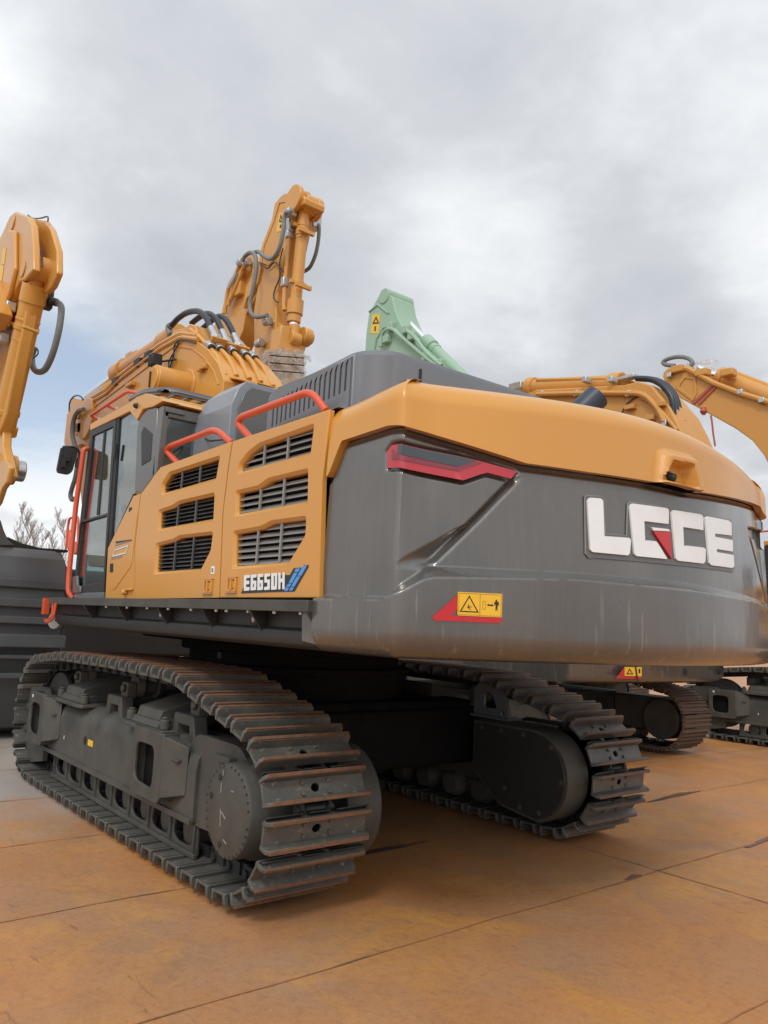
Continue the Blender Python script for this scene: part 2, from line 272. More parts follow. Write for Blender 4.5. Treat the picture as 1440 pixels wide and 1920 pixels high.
class MB:
    def __init__(s): s.v = []; s.f = []; s.m = []; s.mi = 0; s.calls = []
    def add(s, vs, fs):
        s.calls.append((len(s.v), len(s.f))); o = len(s.v); s.v += [Vector(v) for v in vs]; s.f += [tuple(i + o for i in f) for f in fs]; s.m += [s.mi] * len(fs); return s
    def mat(s, i): s.mi = i; return s
    def box(s, x0, x1, y0, y1, z0, z1):
        x0, x1 = sorted((x0, x1)); y0, y1 = sorted((y0, y1)); z0, z1 = sorted((z0, z1))
        v = [(x, y, z) for z in (z0, z1) for y in (y0, y1) for x in (x0, x1)]
        return s.add(v, [(0, 2, 3, 1), (4, 5, 7, 6), (0, 1, 5, 4), (2, 6, 7, 3), (0, 4, 6, 2), (1, 3, 7, 5)])
    def bar(s, a, b, w, h, up=(0, 0, 1)):
        a = Vector(a); b = Vector(b); d = (b - a).normalized(); up = Vector(up); x = d.cross(up).normalized() * (w / 2); y = x.cross(d).normalized() * (h / 2)
        v = [p + i * x + j * y for p in (a, b) for i, j in ((-1, -1), (1, -1), (1, 1), (-1, 1))]
        return s.add(v, [(0, 1, 2, 3), (7, 6, 5, 4), (0, 4, 5, 1), (1, 5, 6, 2), (2, 6, 7, 3), (3, 7, 4, 0)])
    def cyl(s, a, b, r, r2=None, n=24, caps=True):
        a = Vector(a); b = Vector(b); r2 = r if r2 is None else r2; d = (b - a).normalized(); x = d.orthogonal().normalized(); y = d.cross(x)
        v = [a + (x * cos(2 * pi * i / n) + y * sin(2 * pi * i / n)) * r for i in range(n)] + [b + (x * cos(2 * pi * i / n) + y * sin(2 * pi * i / n)) * r2 for i in range(n)]
        f = [(i, (i + 1) % n, n + (i + 1) % n, n + i) for i in range(n)]
        if caps: f += [tuple(range(n))[::-1], tuple(range(n, 2 * n))]
        return s.add(v, f)
    def lathe(s, a, axis, prof, n=32):  # prof: (distance along axis, radius)
        a = Vector(a); d = Vector(axis).normalized(); x = d.orthogonal().normalized(); y = d.cross(x); v = []; f = []
        for h, r in prof: v += [a + d * h + (x * cos(2 * pi * i / n) + y * sin(2 * pi * i / n)) * r for i in range(n)]
        for k in range(len(prof) - 1): f += [(k * n + i, k * n + (i + 1) % n, (k + 1) * n + (i + 1) % n, (k + 1) * n + i) for i in range(n)]
        f += [tuple(range(n))[::-1], tuple(range((len(prof) - 1) * n, len(prof) * n))]
        return s.add(v, f)
    def tube(s, pts, r, n=8, closed=False):
        pts = [Vector(p) for p in pts]; m = len(pts); v = []; f = []; prevx = None
        for i, p in enumerate(pts):
            if closed: d = pts[(i + 1) % m] - pts[i - 1]
            else: d = pts[min(i + 1, m - 1)] - pts[max(i - 1, 0)]
            d.normalize(); x = d.orthogonal().normalized() if prevx is None else (prevx - prevx.dot(d) * d).normalized(); prevx = x; y = d.cross(x)
            rr = r[i] if isinstance(r, (list, tuple)) else r
            v += [p + (x * cos(2 * pi * k / n) + y * sin(2 * pi * k / n)) * rr for k in range(n)]
        for i in range(m if closed else m - 1):
            j = (i + 1) % m; f += [(i * n + k, i * n + (k + 1) % n, j * n + (k + 1) % n, j * n + k) for k in range(n)]
        if not closed: f += [tuple(range(n))[::-1], tuple(range((m - 1) * n, m * n))]
        return s.add(v, f)
    def slab(s, outer, holes, c0, c1, fn, sa=None, sb=None, back=True):   # 2-D outline with holes, thickness c0..c1 (c1 is the front)
        loops = [list(outer)] + [list(h) for h in holes]
        if area2(loops[0]) < 0: loops[0].reverse()
        for h in loops[1:]:
            if area2(h) > 0: h.reverse()
        tri = tessellate_polygon([[Vector((p[0], p[1], 0)) for p in l] for l in loops]); flat = [p for l in loops for p in l]; n = len(flat)
        bm = bmesh.new(); V0 = [bm.verts.new((p[0], p[1], c1)) for p in flat]; V1 = [bm.verts.new((p[0], p[1], c0)) for p in flat]
        for t in tri:
            A = Vector(flat[t[0]]); B = Vector(flat[t[1]]); C = Vector(flat[t[2]]); sg = (B - A).cross(C - A)
            if abs(sg) < 1e-12: continue
            t = t if sg > 0 else t[::-1]
            try:
                bm.faces.new([V0[i] for i in t])
                if back: bm.faces.new([V1[i] for i in t[::-1]])
            except ValueError: pass
        k = 0
        for l in loops:
            m = len(l)
            for i in range(m):
                j = (i + 1) % m
                try: bm.faces.new((V0[k + i], V1[k + i], V1[k + j], V0[k + j]))
                except ValueError: pass
            k += m
        xs = [p[0] for p in flat]; zs = [p[1] for p in flat]
        for st, ax, lo, hi in ((sa, 0, min(xs), max(xs)), (sb, 1, min(zs), max(zs))):
            if not st: continue
            c = lo + st
            while c < hi:
                no = Vector((1, 0, 0)) if ax == 0 else Vector((0, 1, 0)); g = bm.verts[:] + bm.edges[:] + bm.faces[:]
                bmesh.ops.bisect_plane(bm, geom=g, plane_co=no * c, plane_no=no, dist=1e-5); c += st
        bm.verts.index_update()
        s.add([fn(v.co.x, v.co.y, v.co.z) for v in bm.verts], [tuple(v.index for v in f.verts) for f in bm.faces]); bm.free(); return s
    def ext(s, poly, y0, y1): return s.slab(poly, [], min(y0, y1), max(y0, y1), lambda a, b, c: (a, c, b))     # (x,z) outline, thickness along y
    def hexb(s, p, axis, r, h): return s.cyl(Vector(p), Vector(p) + Vector(axis) * h, r, r, 6)
    def pieces(s, name, mats, parent, k=1, **kw):      # every k primitives become an object of their own
        c = s.calls + [(len(s.v), len(s.f))]
        for i in range(0, len(s.calls), k):
            j = min(i + k, len(s.calls)); (v0, f0), (v1, f1) = c[i], c[j]; q = MB(); q.v = s.v[v0:v1]; q.f = [tuple(x - v0 for x in f) for f in s.f[f0:f1]]; q.m = s.m[f0:f1]; q.build(name, mats, parent, **kw)
    def build(s, name, mats, parent=None, bevel=0.0, seg=2, sharp=38, label=None, merge=True):
        if not isinstance(mats, (list, tuple)): mats = [mats]
        me = bpy.data.meshes.new(name); off = ORG if parent is not None else Vector((0, 0, 0))
        me.from_pydata([v - off for v in s.v], [], s.f)
        for m in mats: me.materials.append(M[m])
        me.polygons.foreach_set('material_index', s.m)
        bm = bmesh.new(); bm.from_mesh(me)
        if merge: bmesh.ops.remove_doubles(bm, verts=bm.verts, dist=1e-5)
        bmesh.ops.recalc_face_normals(bm, faces=bm.faces); bm.to_mesh(me); bm.free()
        for p in me.polygons: p.use_smooth = True
        me.set_sharp_from_angle(angle=radians(sharp))
        o = bpy.data.objects.new(name, me); COL.objects.link(o)
        if parent is not None: o.parent = parent
        if bevel:
            b = o.modifiers.new('bevel', 'BEVEL'); b.width = bevel; b.segments = seg; b.limit_method = 'ANGLE'; b.angle_limit = radians(38); b.harden_normals = False
        if label: o['label'] = label
        return o
def copy_obj(o, parent=None):
    c = o.copy(); COL.objects.link(c)
    if parent is not None: c.parent = parent
    return c
def copy_tree(o, parent=None, skip=()):
    c = copy_obj(o, parent)
    for ch in KIDS(o):
        if ch.name.split('.')[0] in skip: continue
        copy_tree(ch, c, skip)
    return c
def KIDS(o): return [c for c in bpy.data.objects if c.parent == o]
def side(Y):       # outward (+Y) side map for slab: (x, z, c)
    return lambda a, b, c: (a, Y + c, b)
def rearf(X): return lambda a, b, c: (X - c, a, b)
def c3(u, v): return (90 + u / 3.692, 700 + v / 3.692)         # crop frames used while measuring the photograph
def c4(u, v): return (260 + u / 2.88, 640 + v / 2.88)
def c1(u, v): return (u / 2.3226, 340 + v / 2.3226)
def c2(u, v): return (300 + u / 3.4286, 340 + v / 3.4286)
def c8(u, v): return (660 + u / 1.846, 520 + v / 1.846)
def cl(u, v): return (u / 3.4286, 380 + v / 3.4286)
def ck(u, v): return (100 + u / 7.2, 720 + v / 7.2)
def cg(u, v): return (360 + u / 7.2, 620 + v / 7.2)

# ------------------------------------------------------------------ the ground and what lies on it
mb = MB(); mb.add([(-40, -90, -.012), (90, -90, -.012), (90, 60, -.012), (-40, 60, -.012)], [(0, 1, 2, 3)])
g = mb.build('ground', 'ground'); g['kind'] = 'structure'
mb = MB(); mb.add([(-1500, -1500, -.03), (1500, -1500, -.03), (1500, 1500, -.03), (-1500, 1500, -.03)], [(0, 1, 2, 3)])
g = mb.build('distant_ground', 'field'); g['kind'] = 'structure'
# steel plates butted together: each plate a thin slab, the joints stay open and dark between them
YJ = (6.9, 1.0, -4.9, -10.8, -16.7)
def plate_edge(x): return x
PXS = [-.87 + 1.272 * i for i in range(0, 12)]
def wob(a, i, k): return .012 * sin(a * 3.1 + i * 1.7) + .008 * sin(a * 7.7 + k)
mj = MB()
def joint(pts, w):
    o = []
    for i, (x, y) in enumerate(pts):
        a = Vector(pts[max(i - 1, 0)]); b = Vector(pts[min(i + 1, len(pts) - 1)]); d = (b - a).normalized(); n = Vector((-d.y, d.x)); ww = w * (.55 + .9 * random.random())
        o.append((x + n.x * ww, y + n.y * ww, -.008)); o.append((x - n.x * ww, y - n.y * ww, -.008))
    mj.add(o, [(2 * i, 2 * i + 2, 2 * i + 3, 2 * i + 1) for i in range(len(pts) - 1)])
for i, x in enumerate(PXS):
    joint([(x + wob(y * .1, i, 2) * .5, y * .1) for y in range(-165, 60)], .0045)
for k, y in enumerate(YJ):
    joint([(x * .1, y + wob(x * .1, k, 5) * .5) for x in range(-10, 130)], .0045)
g = mj.build('plate_joints', 'joint'); g['kind'] = 'structure'
ms = MB()
def stain(cx, cy, rx, ry, rot):
    pts = []
    for i in range(36):
        a = 2 * pi * i / 36; r = 1 + .28 * sin(3 * a + cx * 5) + .16 * sin(7 * a + cy * 9) + .1 * random.random(); x = rx * r * cos(a); y = ry * r * sin(a); pts.append((cx + x * cos(rot) - y * sin(rot), cy + x * sin(rot) + y * cos(rot)))
    ms.slab(pts, [], -.007, -.004, lambda a, b, c: (a, b, c))
stain(2.94, -6.45, .022, .35, .06); stain(2.96, -4.62, .018, .07, 0); stain(4.22, -3.3, .035, .6, .03); stain(4.22, -7.3, .03, .4, .05)
g = ms.build('damp_stains', 'stain'); g['kind'] = 'structure'

# ------------------------------------------------------------------ tracks
def track_path(rear=(3.80, .49), rr=.38, idl=(7.46, .55), ri=.45, top=((4.62, 1.075), (5.7, 1.08), (6.85, 1.06)), pitch=.189):
    p = [(idl[0], idl[1] - ri)] + [(idl[0] - (idl[0] - rear[0]) * k / 20, idl[1] - ri + (rear[1] - rr - idl[1] + ri) * k / 20) for k in range(1, 20)]
    for k in range(0, 25):
        a = radians(-90 - k * 7.2); p.append((rear[0] + rr * cos(a), rear[1] + rr * sin(a)))
    last = Vector(p[-1])
    t = [Vector(q) for q in top]; seq = [last] + t
    for i in range(len(seq) - 1):
        n = 8
        for k in range(1, n + 1):
            q = seq[i].lerp(seq[i + 1], k / n); p.append((q.x, q.y))
    for k in range(0, 25):
        a = radians(78 - k * 7); p.append((idl[0] + ri * cos(a), idl[1] + ri * sin(a)))
    P2 = [Vector(q) for q in p]; n = len(P2)
    # resample evenly
    seg = [(P2[(i + 1) % n] - P2[i]).length for i in range(n)]; tot = sum(seg); N = round(tot / pitch); st = tot / N
    def at(s):
        s %= tot; i = 0
        while s > seg[i]: s -= seg[i]; i = (i + 1) % n
        return P2[i].lerp(P2[(i + 1) % n], s / max(seg[i], 1e-9))
    res = []
    for k in range(N):
        a = at(k * st); b = at((k + 1) * st); res.append((a, b))
    return res, st
def shoe_mb(w=.65, pitch=.189):
    mb = MB(); h = w / 2; p = .071; mb.mat(0)
    holes = [[(.027 * cos(2 * pi * i / 14), .022 * sin(2 * pi * i / 14)) for i in range(14)]]
    mb.slab([(-h + .006, -p + .006), (-h + .012, -p), (h - .012, -p), (h - .006, -p + .006), (h - .006, p - .006), (h - .012, p), (-h + .012, p), (-h + .006, p - .006)], holes, .022, .038, lambda a, b, c: (b, a, c))
    # curved lip under the next shoe, notched where the links pass
    for (y0, y1) in ((-h + .01, -.105), (-.065, .065), (.105, h - .01)):
        mb.mat(2); lip = [(p - .004, .030), (.080, .036), (.090, .048), (.096, .064), (.090, .066), (.084, .054), (.077, .044), (p - .004, .038)]
        n = len(lip); mb.add([(t, y, z) for y in (y0, y1) for t, z in lip], [(k, (k + 1) % n, n + (k + 1) % n, n + k) for k in range(n)] + [tuple(range(n))[::-1], tuple(range(n, 2 * n))])
    mb.mat(0)
    for sx in (-1, 1):
        for t in (-.028, .028): mb.hexb((t, sx * .082, .038), (0, 0, 1), .0125, .012)
    for t0, sl in ((-.060, -1), (.058, 1)):                      # the two grouser bars, slightly flared, with cut corners
        f = lambda a, b, c, t0=t0, sl=sl: (t0 + sl * (c + (b - .036) * .16), a, b)
        mb.mat(0); mb.slab([(-h + .002, .022), (h - .002, .022), (h - .002, .072), (h - .012, .088), (-h + .012, .088), (-h + .002, .072)], [], -.011, .011, f)
        mb.mat(1); mb.slab([(-h + .012, .088), (h - .012, .088), (h - .018, .0985), (-h + .018, .0985)], [], -.010, .010, f)
    return mb
def link_mb(pitch=.189):
    mb = MB()
    for sy in (-1, 1):
        for o, dy in ((-.045, .088), (.045, .072)):
            mb.box(o - .058, o + .058, sy * dy - .011, sy * dy + .011, -.046, .024)
    mb.cyl((-pitch / 2, -.115, -.008), (-pitch / 2, .115, -.008), .024, n=10); return mb
def frame_at(a, b, Yt):
    d = (b - a).normalized(); n = Vector((-d.y, d.x)); n = -n if TURN * n.dot(Vector((0, 1))) < 0 and False else n
    m = (a + b) / 2
    return Matrix(((d.x, 0, n.x, m.x), (0, 1, 0, Yt), (d.y, 0, n.y, m.y), (0, 0, 0, 1)))
TURN = 1
def make_track(root, Yt, mats, label, keep=None, merged=False):
    res, st = track_path(); base = link_mb(); lm = MB()
    for a, b in res:
        X = frame_at(a, b, Yt)
        if X[2][2] * (1 if (a + b).y / 2 > .6 else -1) < 0 and False: pass
        # outward side: away from the loop's middle
        mid = Vector((5.6, .55)); c = (a + b) / 2; n = Vector((X[0][2], X[2][2]))
        if n.dot(c - mid) < 0:
            X = X @ Matrix.Diagonal((-1, 1, -1, 1))
        lm.add([X @ v for v in base.v], base.f)
    chain = lm.build('crawler_track', 'chassis', root, sharp=30, label=label)
    sm = shoe_mb(); first = None; frames = []
    for a, b in res:
        X = frame_at(a, b, Yt); mid = Vector((5.6, .55)); c = (a + b) / 2; n = Vector((X[0][2], X[2][2]))
        if n.dot(c - mid) < 0: X = X @ Matrix.Diagonal((-1, 1, -1, 1))
        frames.append(X)
    order = list(range(len(frames)))
    if keep: order.sort(key=lambda i: frames[i][0][3])
    sep_ids = order[:keep] if keep else order
    if merged: sep_ids = []
    T0 = Matrix.Translation(-ORG)
    for i in sep_ids:
        X = frames[i].copy()
        if first is None:
            mb = MB(); mb.v = [v + ORG for v in sm.v]; mb.f = sm.f; mb.m = sm.m
            first = mb.build('track_shoe', mats, chain, bevel=.0025, seg=1); o = first
        else: o = copy_obj(first, chain)
        o.matrix_local = T0 @ X @ Matrix.Rotation(random.uniform(-.012, .012), 4, 'Y')
    rest = [i for i in order if i not in sep_ids]
    if rest:
        rb = MB()
        for i in rest:
            base_i = len(rb.v); rb.v += [frames[i] @ v for v in sm.v]; rb.f += [tuple(k + base_i for k in f) for f in sm.f]; rb.m += sm.m
        o = rb.build('track_shoe' if not merged else 'track_shoes', mats, chain)
        o['kind'] = 'stuff'
    return chain

def make_frame(root, Yt, sg, detail=True):
    Y = lambda d: Yt + sg * d
    mb = MB()
    # main box: cross-section swept along x
    sec = [(-.21, .30), (.215, .30), (.215, .60), (.205, .66), (.17, .71), (.10, .75), (-.10, .76), (-.18, .74), (-.21, .68)]
    def sweep(x0, x1, sec, sc=1.0):
        n = len(sec); v = [(x, Y(d), z) for x in (x0, x1) for d, z in sec]
        mb.add(v, [(i, (i + 1) % n, n + (i + 1) % n, n + i) for i in range(n)] + [tuple(range(n))[::-1], tuple(range(n, 2 * n))])
    sweep(4.36, 7.2, sec)
    sweep(7.2, 7.42, [(d * .92, .3 + (z - .3) * .93) for d, z in sec])
    # rear end plate with its rounded shoulder
    pl = round_poly([(4.52, .27), (4.52, .735), (4.42, .80), (3.90, .80), (3.78, .70), (3.78, .30)], .07)
    mb.ext(pl, Y(.19), Y(.15)); mb.ext(pl, Y(-.2), Y(-.16)); mb.ext(offset_poly(pl, -.03), Y(.15), Y(-.16))
    mb.box(3.93, 4.10, Y(.24), Y(.19), .70, .735); mb.box(4.02, 4.06, Y(.225), Y(.19), .66, .70)
    mb.ext([(7.3, .18), (7.62, .12), (7.95, .25), (8.02, .52), (7.88, .78), (7.45, .80), (7.3, .7)], Y(.215), Y(.17))          # idler guard end
    mb.box(7.86, 8.0, Y(.225), Y(.16), .36, .40); mb.box(7.55, 7.9, Y(.235), Y(.2), .57, .62); mb.box(7.55, 7.9, Y(.235), Y(.2), .38, .42)
    mb.box(4.37, 7.30, Y(.232), Y(-.22), .285, .318)
    fr = mb.build('track_frame', 'frame', root, bevel=.012)
    m2 = MB()
    holes = []
    x = 4.42
    while x < 7.0:
        holes.append(round_poly([(x + .06, .135), (x + .20, .135), (x + .275, .16), (x + .245, .280), (x + .03, .280), (x - .002, .16)], .03, 3)); x += .335
    m2.slab([(4.36, .10), (7.1, .09), (7.1, .285), (4.36, .285)], holes, 0, .018, lambda a, b, c: (a, Y(.155 + c), b))
    m2.box(4.35, 7.1, Y(.195), Y(.17), .088, .118)
    for k in range(9): m2.box(4.372 + k * .335, 4.388 + k * .335, Y(.19), Y(.17), .115, .285)
    m2.build('roller_guard', 'frame', fr, bevel=.004)
    rl = None
    for k in range(8):
        c = 4.545 + k * .335
        m3 = MB(); m3.lathe((c, Y(.145), .205), (0, -sg, 0), [(0, .06), (.01, .085), (.06, .1), (.1, .11), (.13, .09), (.3, .09), (.33, .11), (.37, .1), (.42, .08)], 20)
        m3.build('bottom_roller', 'frame', fr, sharp=30)
    def bracket(x0, x1, z0, z1, hz0, hz1, skew):
        b = MB(); b.slab([(x0, z0 + .03), (x0 + .03, z0), (x1 - .03, z0), (x1, z0 + .04), (x1, z1), (x0, z1)], [round_poly([(x0 + .12, hz0), (x1 - .06, hz0 + .02), (x1 - .06, hz1), (x0 + .12, hz1)], .07)], 0, .022, lambda a, bb, c: (a, Y(.29 + c), bb))
        b.box(x0, x0 + .02, Y(.29), Y(.2), z0 + .02, z1); b.box(x1 - .02, x1, Y(.29), Y(.2), z0 + .02, z1); b.box(x0 + .02, x1 - .02, Y(.29), Y(.2), z0 + .01, z0 + .03)
        b.add([(x0, Y(.31), z0 + .04), (x0, Y(.31), z1 - .01), (x0 - .17, Y(.216), z1 - .06), (x0 - .17, Y(.216), z0 + .08), (x0, Y(.216), z0 + .04), (x0, Y(.216), z1 - .01)], [(0, 1, 2, 3), (0, 3, 4), (1, 5, 2), (4, 3, 2, 5), (0, 4, 5, 1)])
        b.box(x0 - .13, x0 - .05, Y(.275), Y(.24), z0 + .27, z0 + .285)
        fb = b.build('frame_bracket', 'frame', fr, bevel=.006)
        b = MB(); b.box(x0 + .03, x1 - .03, Y(.222), Y(.228), z0 + .03, z1 - .03); b.build('recess_shade', 'belly', fb)  # dark sheet standing in for the shade inside the bracket
        b = MB()
        for z in (.46, .53, .60): b.cyl((x0 + .05, Y(.262), z), (x0 + .085, Y(.262), z), .018, n=6)
        b.pieces('bracket_bolt', 'zinc', fb)
        return fb
    bracket(4.64, 5.11, .35, .77, .42, .68, 1); bracket(7.08, 7.52, .34, .77, .41, .68, 1)
    def pad(x0, x1, zb):      # stepped cover plate that slopes up towards the machine
        b = MB()
        pl = [(x0 - .16, Y(.235)), (x0 - .1, Y(.265)), (x1 + .05, Y(.265)), (x1 + .12, Y(.22)), (x1 + .12, Y(-.1)), (x0 - .16, Y(-.1))]
        b.slab(pl, [], zb, zb + .028, lambda a, bb, c: (a, bb, c))
        def blk(x0, x1, d0, z0, d1, z1, zc):
            b.add([(x0, Y(d0), z0), (x1, Y(d0), z0), (x1, Y(d0 - .02), zc), (x0, Y(d0 - .02), zc), (x0, Y(d1), z0), (x1, Y(d1), z0), (x1, Y(d1), z1), (x0, Y(d1), z1)], [(0, 1, 2, 3), (4, 7, 6, 5), (0, 4, 5, 1), (3, 2, 6, 7), (0, 3, 7, 4), (1, 5, 6, 2)])
        blk(x0 - .03, x1 + .03, .225, zb + .028, -.2, zb + .12, zb + .07)
        blk(x0, x1, .20, zb + .07, -.42, zb + .30, zb + .135)
        for xx in (x0 - .1, x1 + .08):
            for d in (.20, -.02): b.cyl((xx, Y(d), zb + .028), (xx, Y(d), zb + .095), .034, n=14); b.cyl((xx, Y(d), zb + .095), (xx, Y(d), zb + .11), .024, n=6)
        return b.build('step_pad', 'frame', fr, bevel=.006)
    pad(4.98, 5.36, .735); pad(6.52, 6.92, .735)
    def hook(xc):
        b = MB(); out = round_poly([(xc - .20, .67), (xc - .13, .86), (xc + .13, .86), (xc + .20, .67)], .06)
        inn = round_poly([(xc - .11, .671), (xc - .075, .80), (xc + .085, .80), (xc + .11, .671)], .03)
        b.slab([(xc - .19, .66), (xc - .13, .88), (xc + .14, .88), (xc + .17, .66), (xc + .10, .66), (xc + .08, .81), (xc - .08, .81), (xc - .11, .66)], [], 0, .10, lambda a, bb, c: (a, Y(.05 + c), bb))
        return b.build('tie_down_bracket', 'frame', fr, bevel=.012)
    hook(4.72); hook(5.93)
    for xc in (4.68, 5.88, 6.95):
        b = MB(); b.lathe((xc, Y(.02), .955), (0, -sg, 0), [(0, .05), (.0, .085), (.05, .095), (.06, .07), (.16, .07), (.17, .095), (.22, .085)], 20); b.build('carrier_roller', 'frame', fr, sharp=30)
        b = MB(); b.box(xc - .06, xc + .06, Y(.10), Y(.02), .86, .985); b.cyl((xc - .02, Y(.13), .94), (xc - .02, Y(.1), .94), .03, n=8); b.build('roller_mount', 'frame', fr, bevel=.01)
    b = MB(); b.cyl((6.28, Y(.213), .5), (6.28, Y(.217), .5), .034, n=20); o = b.build('access_hole', 'darkint', fr)
    b = MB(); b.box(6.10, 6.21, Y(.216), Y(.2175), .475, .52); b.build('grease_label', 'decal', fr)
    b = MB(); b.box(6.775, 6.785, Y(.216), Y(.2175), .44, .47); b.box(7.42, 7.45, Y(.313), Y(.3145), .72, .745); b.pieces('white_tag', 'white', fr)
    # sprocket, outer final drive, inner motor housing, idler
    b = MB(); n = 26; prof = []
    for i in range(n * 2):
        a = pi * i / n; r = .355 if i % 2 == 0 else .30; prof.append((3.80 + r * cos(a), .49 + r * sin(a)))
    b.slab(prof, [], -.03, .03, lambda a, bb, c: (a, Y(c), bb)); b.build('drive_sprocket', 'chassis', root, bevel=.006)
    b = MB(); b.lathe((3.80, Y(-.03), .49), (0, sg, 0), [(0, .27), (.2, .262), (.235, .245), (.315, .245), (.33, .238), (.335, .225)], 56)
    fd = b.build('final_drive', 'frame', root, sharp=40)
    b = MB()
    for i in range(34):
        if i % 9 == 8: continue
        a = 2 * pi * i / 34; x = 3.8 + .228 * cos(a); z = .49 + .228 * sin(a); b.cyl((x, Y(.303), z), (x, Y(.3075), z), .0062, n=8)
    for a in (60, 15, -75):
        x = 3.8 + .185 * cos(radians(a)); z = .49 + .185 * sin(radians(a)); b.cyl((x, Y(.304), z), (x, Y(.311), z), .016, n=10)
    b.pieces('cover_bolt', 'chassis', fd)
    b = MB()
    for x, z, dx, dz in ((3.86, .66, .0, .03), (3.73, .60, .03, .0), (3.87, .57, .0, .05), (3.85, .40, .01, .09), (3.80, .45, .06, .03), (3.77, .33, .035, .015)):
        d = Vector((dx, dz)).normalized(); nn = Vector((-d.y, d.x)) * .0035; a = Vector((x, z)); c = a + Vector((dx, dz))
        b.slab([(a + nn)[:], (a - nn)[:], (c - nn)[:], (c + nn)[:]], [], 0, .003, lambda p, q, r: (p, Y(.306 + r), q))
    b.pieces('cast_mark', 'louver', fd)
    b = MB(); ob = [(3.80 + .325 * cos(radians(a)), .475 + .325 * sin(radians(a))) for a in range(90, 271, 9)][::1] + [(4.02, .16), (4.36, .35), (4.36, .80)]
    ob = [(3.80 - .325 * cos(radians(a)), .475 + .325 * sin(radians(a))) for a in range(-80, 91, 10)] + [(4.40, .80), (4.40, .42), (4.10, .20)]
    b.slab(ob, [], 0, .24, lambda a, bb, c: (a, Y(-.50 + c), bb)); mh = b.build('motor_housing', 'frame', root, bevel=.02, seg=3)
    b = MB(); b.slab(offset_poly(ob, -.022), [], 0, .012, lambda a, bb, c: (a, Y(-.512 + c), bb)); b.build('cover_plate', 'chassis', mh, bevel=.004)
    b = MB()
    for x, z in ((3.53, .47), (3.72, .225), (3.90, .23), (4.05, .34), (3.62, .70), (3.88, .755), (4.1, .755), (4.3, .755)): b.cyl((x, Y(-.524), z), (x, Y(-.51), z), .010, n=6); b.cyl((x, Y(-.515), z), (x, Y(-.51), z), .020, n=12)
    b.pieces('cover_bolt', 'frame', mh, 2)
    b = MB(); b.lathe((7.46, Y(.11), .55), (0, -sg, 0), [(0, .1), (0.02, .34), (.03, .385), (.06, .385), (.07, .36), (.15, .36), (.16, .385), (.19, .385), (.2, .34), (.22, .1)], 40); b.build('idler_wheel', 'frame', root, sharp=30)
    return fr
# ------------------------------------------------------------------ the excavator in front
ROOT = Vector((4.8, -3.77, 0)); ORG = ROOT
YC = -3.77
main = thing('crawler_excavator', 'large orange and grey excavator lettered LGCE on its rear, filling the foreground', 'excavator', ROOT, 'excavators parked in the yard')
make_track(main, -2.425, ['steel', 'rusty', 'chassis'], 'near left track with rusted grouser edges')
make_track(main, -5.115, ['steelgrey', 'browngrouser', 'frame'], 'right track with cleaner grey shoes', keep=42)
make_frame(main, -2.425, 1); make_frame(main, -5.115, -1)
b = MB()
b.box(4.7, 6.9, -4.9, -2.64, .50, .92); b.box(4.62, 4.9, -5.0, -2.6, .42, .86); b.box(6.6, 6.9, -5.0, -2.6, .42, .86)
b.cyl((5.75, YC, .9), (5.75, YC, 1.12), .95, n=48)
cb = b.build('car_body', 'belly', main, bevel=.03)
b = MB(); b.box(4.4, 6.8, -4.55, -2.80, 1.31, 1.405); b.build('belly_shade_filler', 'belly', main, bevel=.02)  # filler box added to block light and darken the space under the deck
b = MB(); b.lathe((5.75, YC, 1.1), (0, 0, 1), [(0, .98), (.05, 1.0), (.06, .9), (.14, .9), (.15, .97), (.3, .97)], 64); b.build('slew_ring', 'belly', main, sharp=30)
b = MB()
pl = [(4.22, .80), (4.62, .80), (4.62, 1.02), (4.56, 1.08), (4.40, 1.08), (4.26, .98)]
b.slab(pl, [round_poly([(4.36, .88), (4.50, .88), (4.50, 1.0), (4.42, 1.0)], .03), round_poly([(4.27, .83), (4.31, .83), (4.31, .87), (4.27, .87)], .01)], 0, .02, lambda a, bb, c: (a, -4.86 + c, bb)); b.box(4.2, 4.9, -4.97, -4.80, .80, .82)
b.build('track_lug_plate', 'bluegrey', main, bevel=.004)

# ---- upper structure: deck skirt
b = MB()
b.box(2.72, 7.15, -5.42, -2.14, 1.40, 1.56)
b.ext([(2.9, 1.395), (7.0, 1.395), (7.0, 1.37), (2.9, 1.37)], -5.40, -2.2)
for x in (3.02, 3.55, 4.1, 4.72, 5.4, 6.1):       # gussets under the deck edge
    b.add([(x, -2.14, 1.40), (x, -2.14, 1.555), (x, -2.02, 1.555), (x + .012, -2.14, 1.40), (x + .012, -2.14, 1.555), (x + .012, -2.02, 1.555)], [(0, 1, 2), (3, 5, 4), (0, 3, 4, 1), (1, 4, 5, 2), (2, 5, 3, 0)])
fl = b.build('main_frame', 'chassis', main, bevel=.006)
b = MB()       # rounded lower rail
prof = [(-2.14, 1.56)] + [(-2.155 + .03 * cos(radians(a)), 1.415 + .045 * sin(radians(a))) for a in range(30, -91, -15)] + [(-2.4, 1.365), (-2.4, 1.38)]
b.slab([(-2.13, 1.47), (-2.11, 1.455), (-2.105, 1.42), (-2.115, 1.39), (-2.15, 1.37), (-2.5, 1.365), (-2.5, 1.47)], [], 2.98, 7.0, lambda a, bb, c: (c, a, bb))
b.build('lower_rail', 'chassis', main, bevel=.006)
b = MB()
b.box(3.02, 6.92, -2.03, -2.078, 1.548, 1.604); b.box(3.02, 7.25, -2.079, -2.6, 1.592, 1.602); b.box(6.92, 7.32, -2.06, -2.12, 1.545, 1.60)
b.build('deck_strip', 'frame', main, bevel=.003)
b = MB()
for x in (3.12, 3.36, 3.62, 3.86, 3.98, 4.30, 4.62, 4.95, 5.3, 5.7): b.cyl((x, -2.062, 1.535), (x, -2.062, 1.552), .011, n=8)
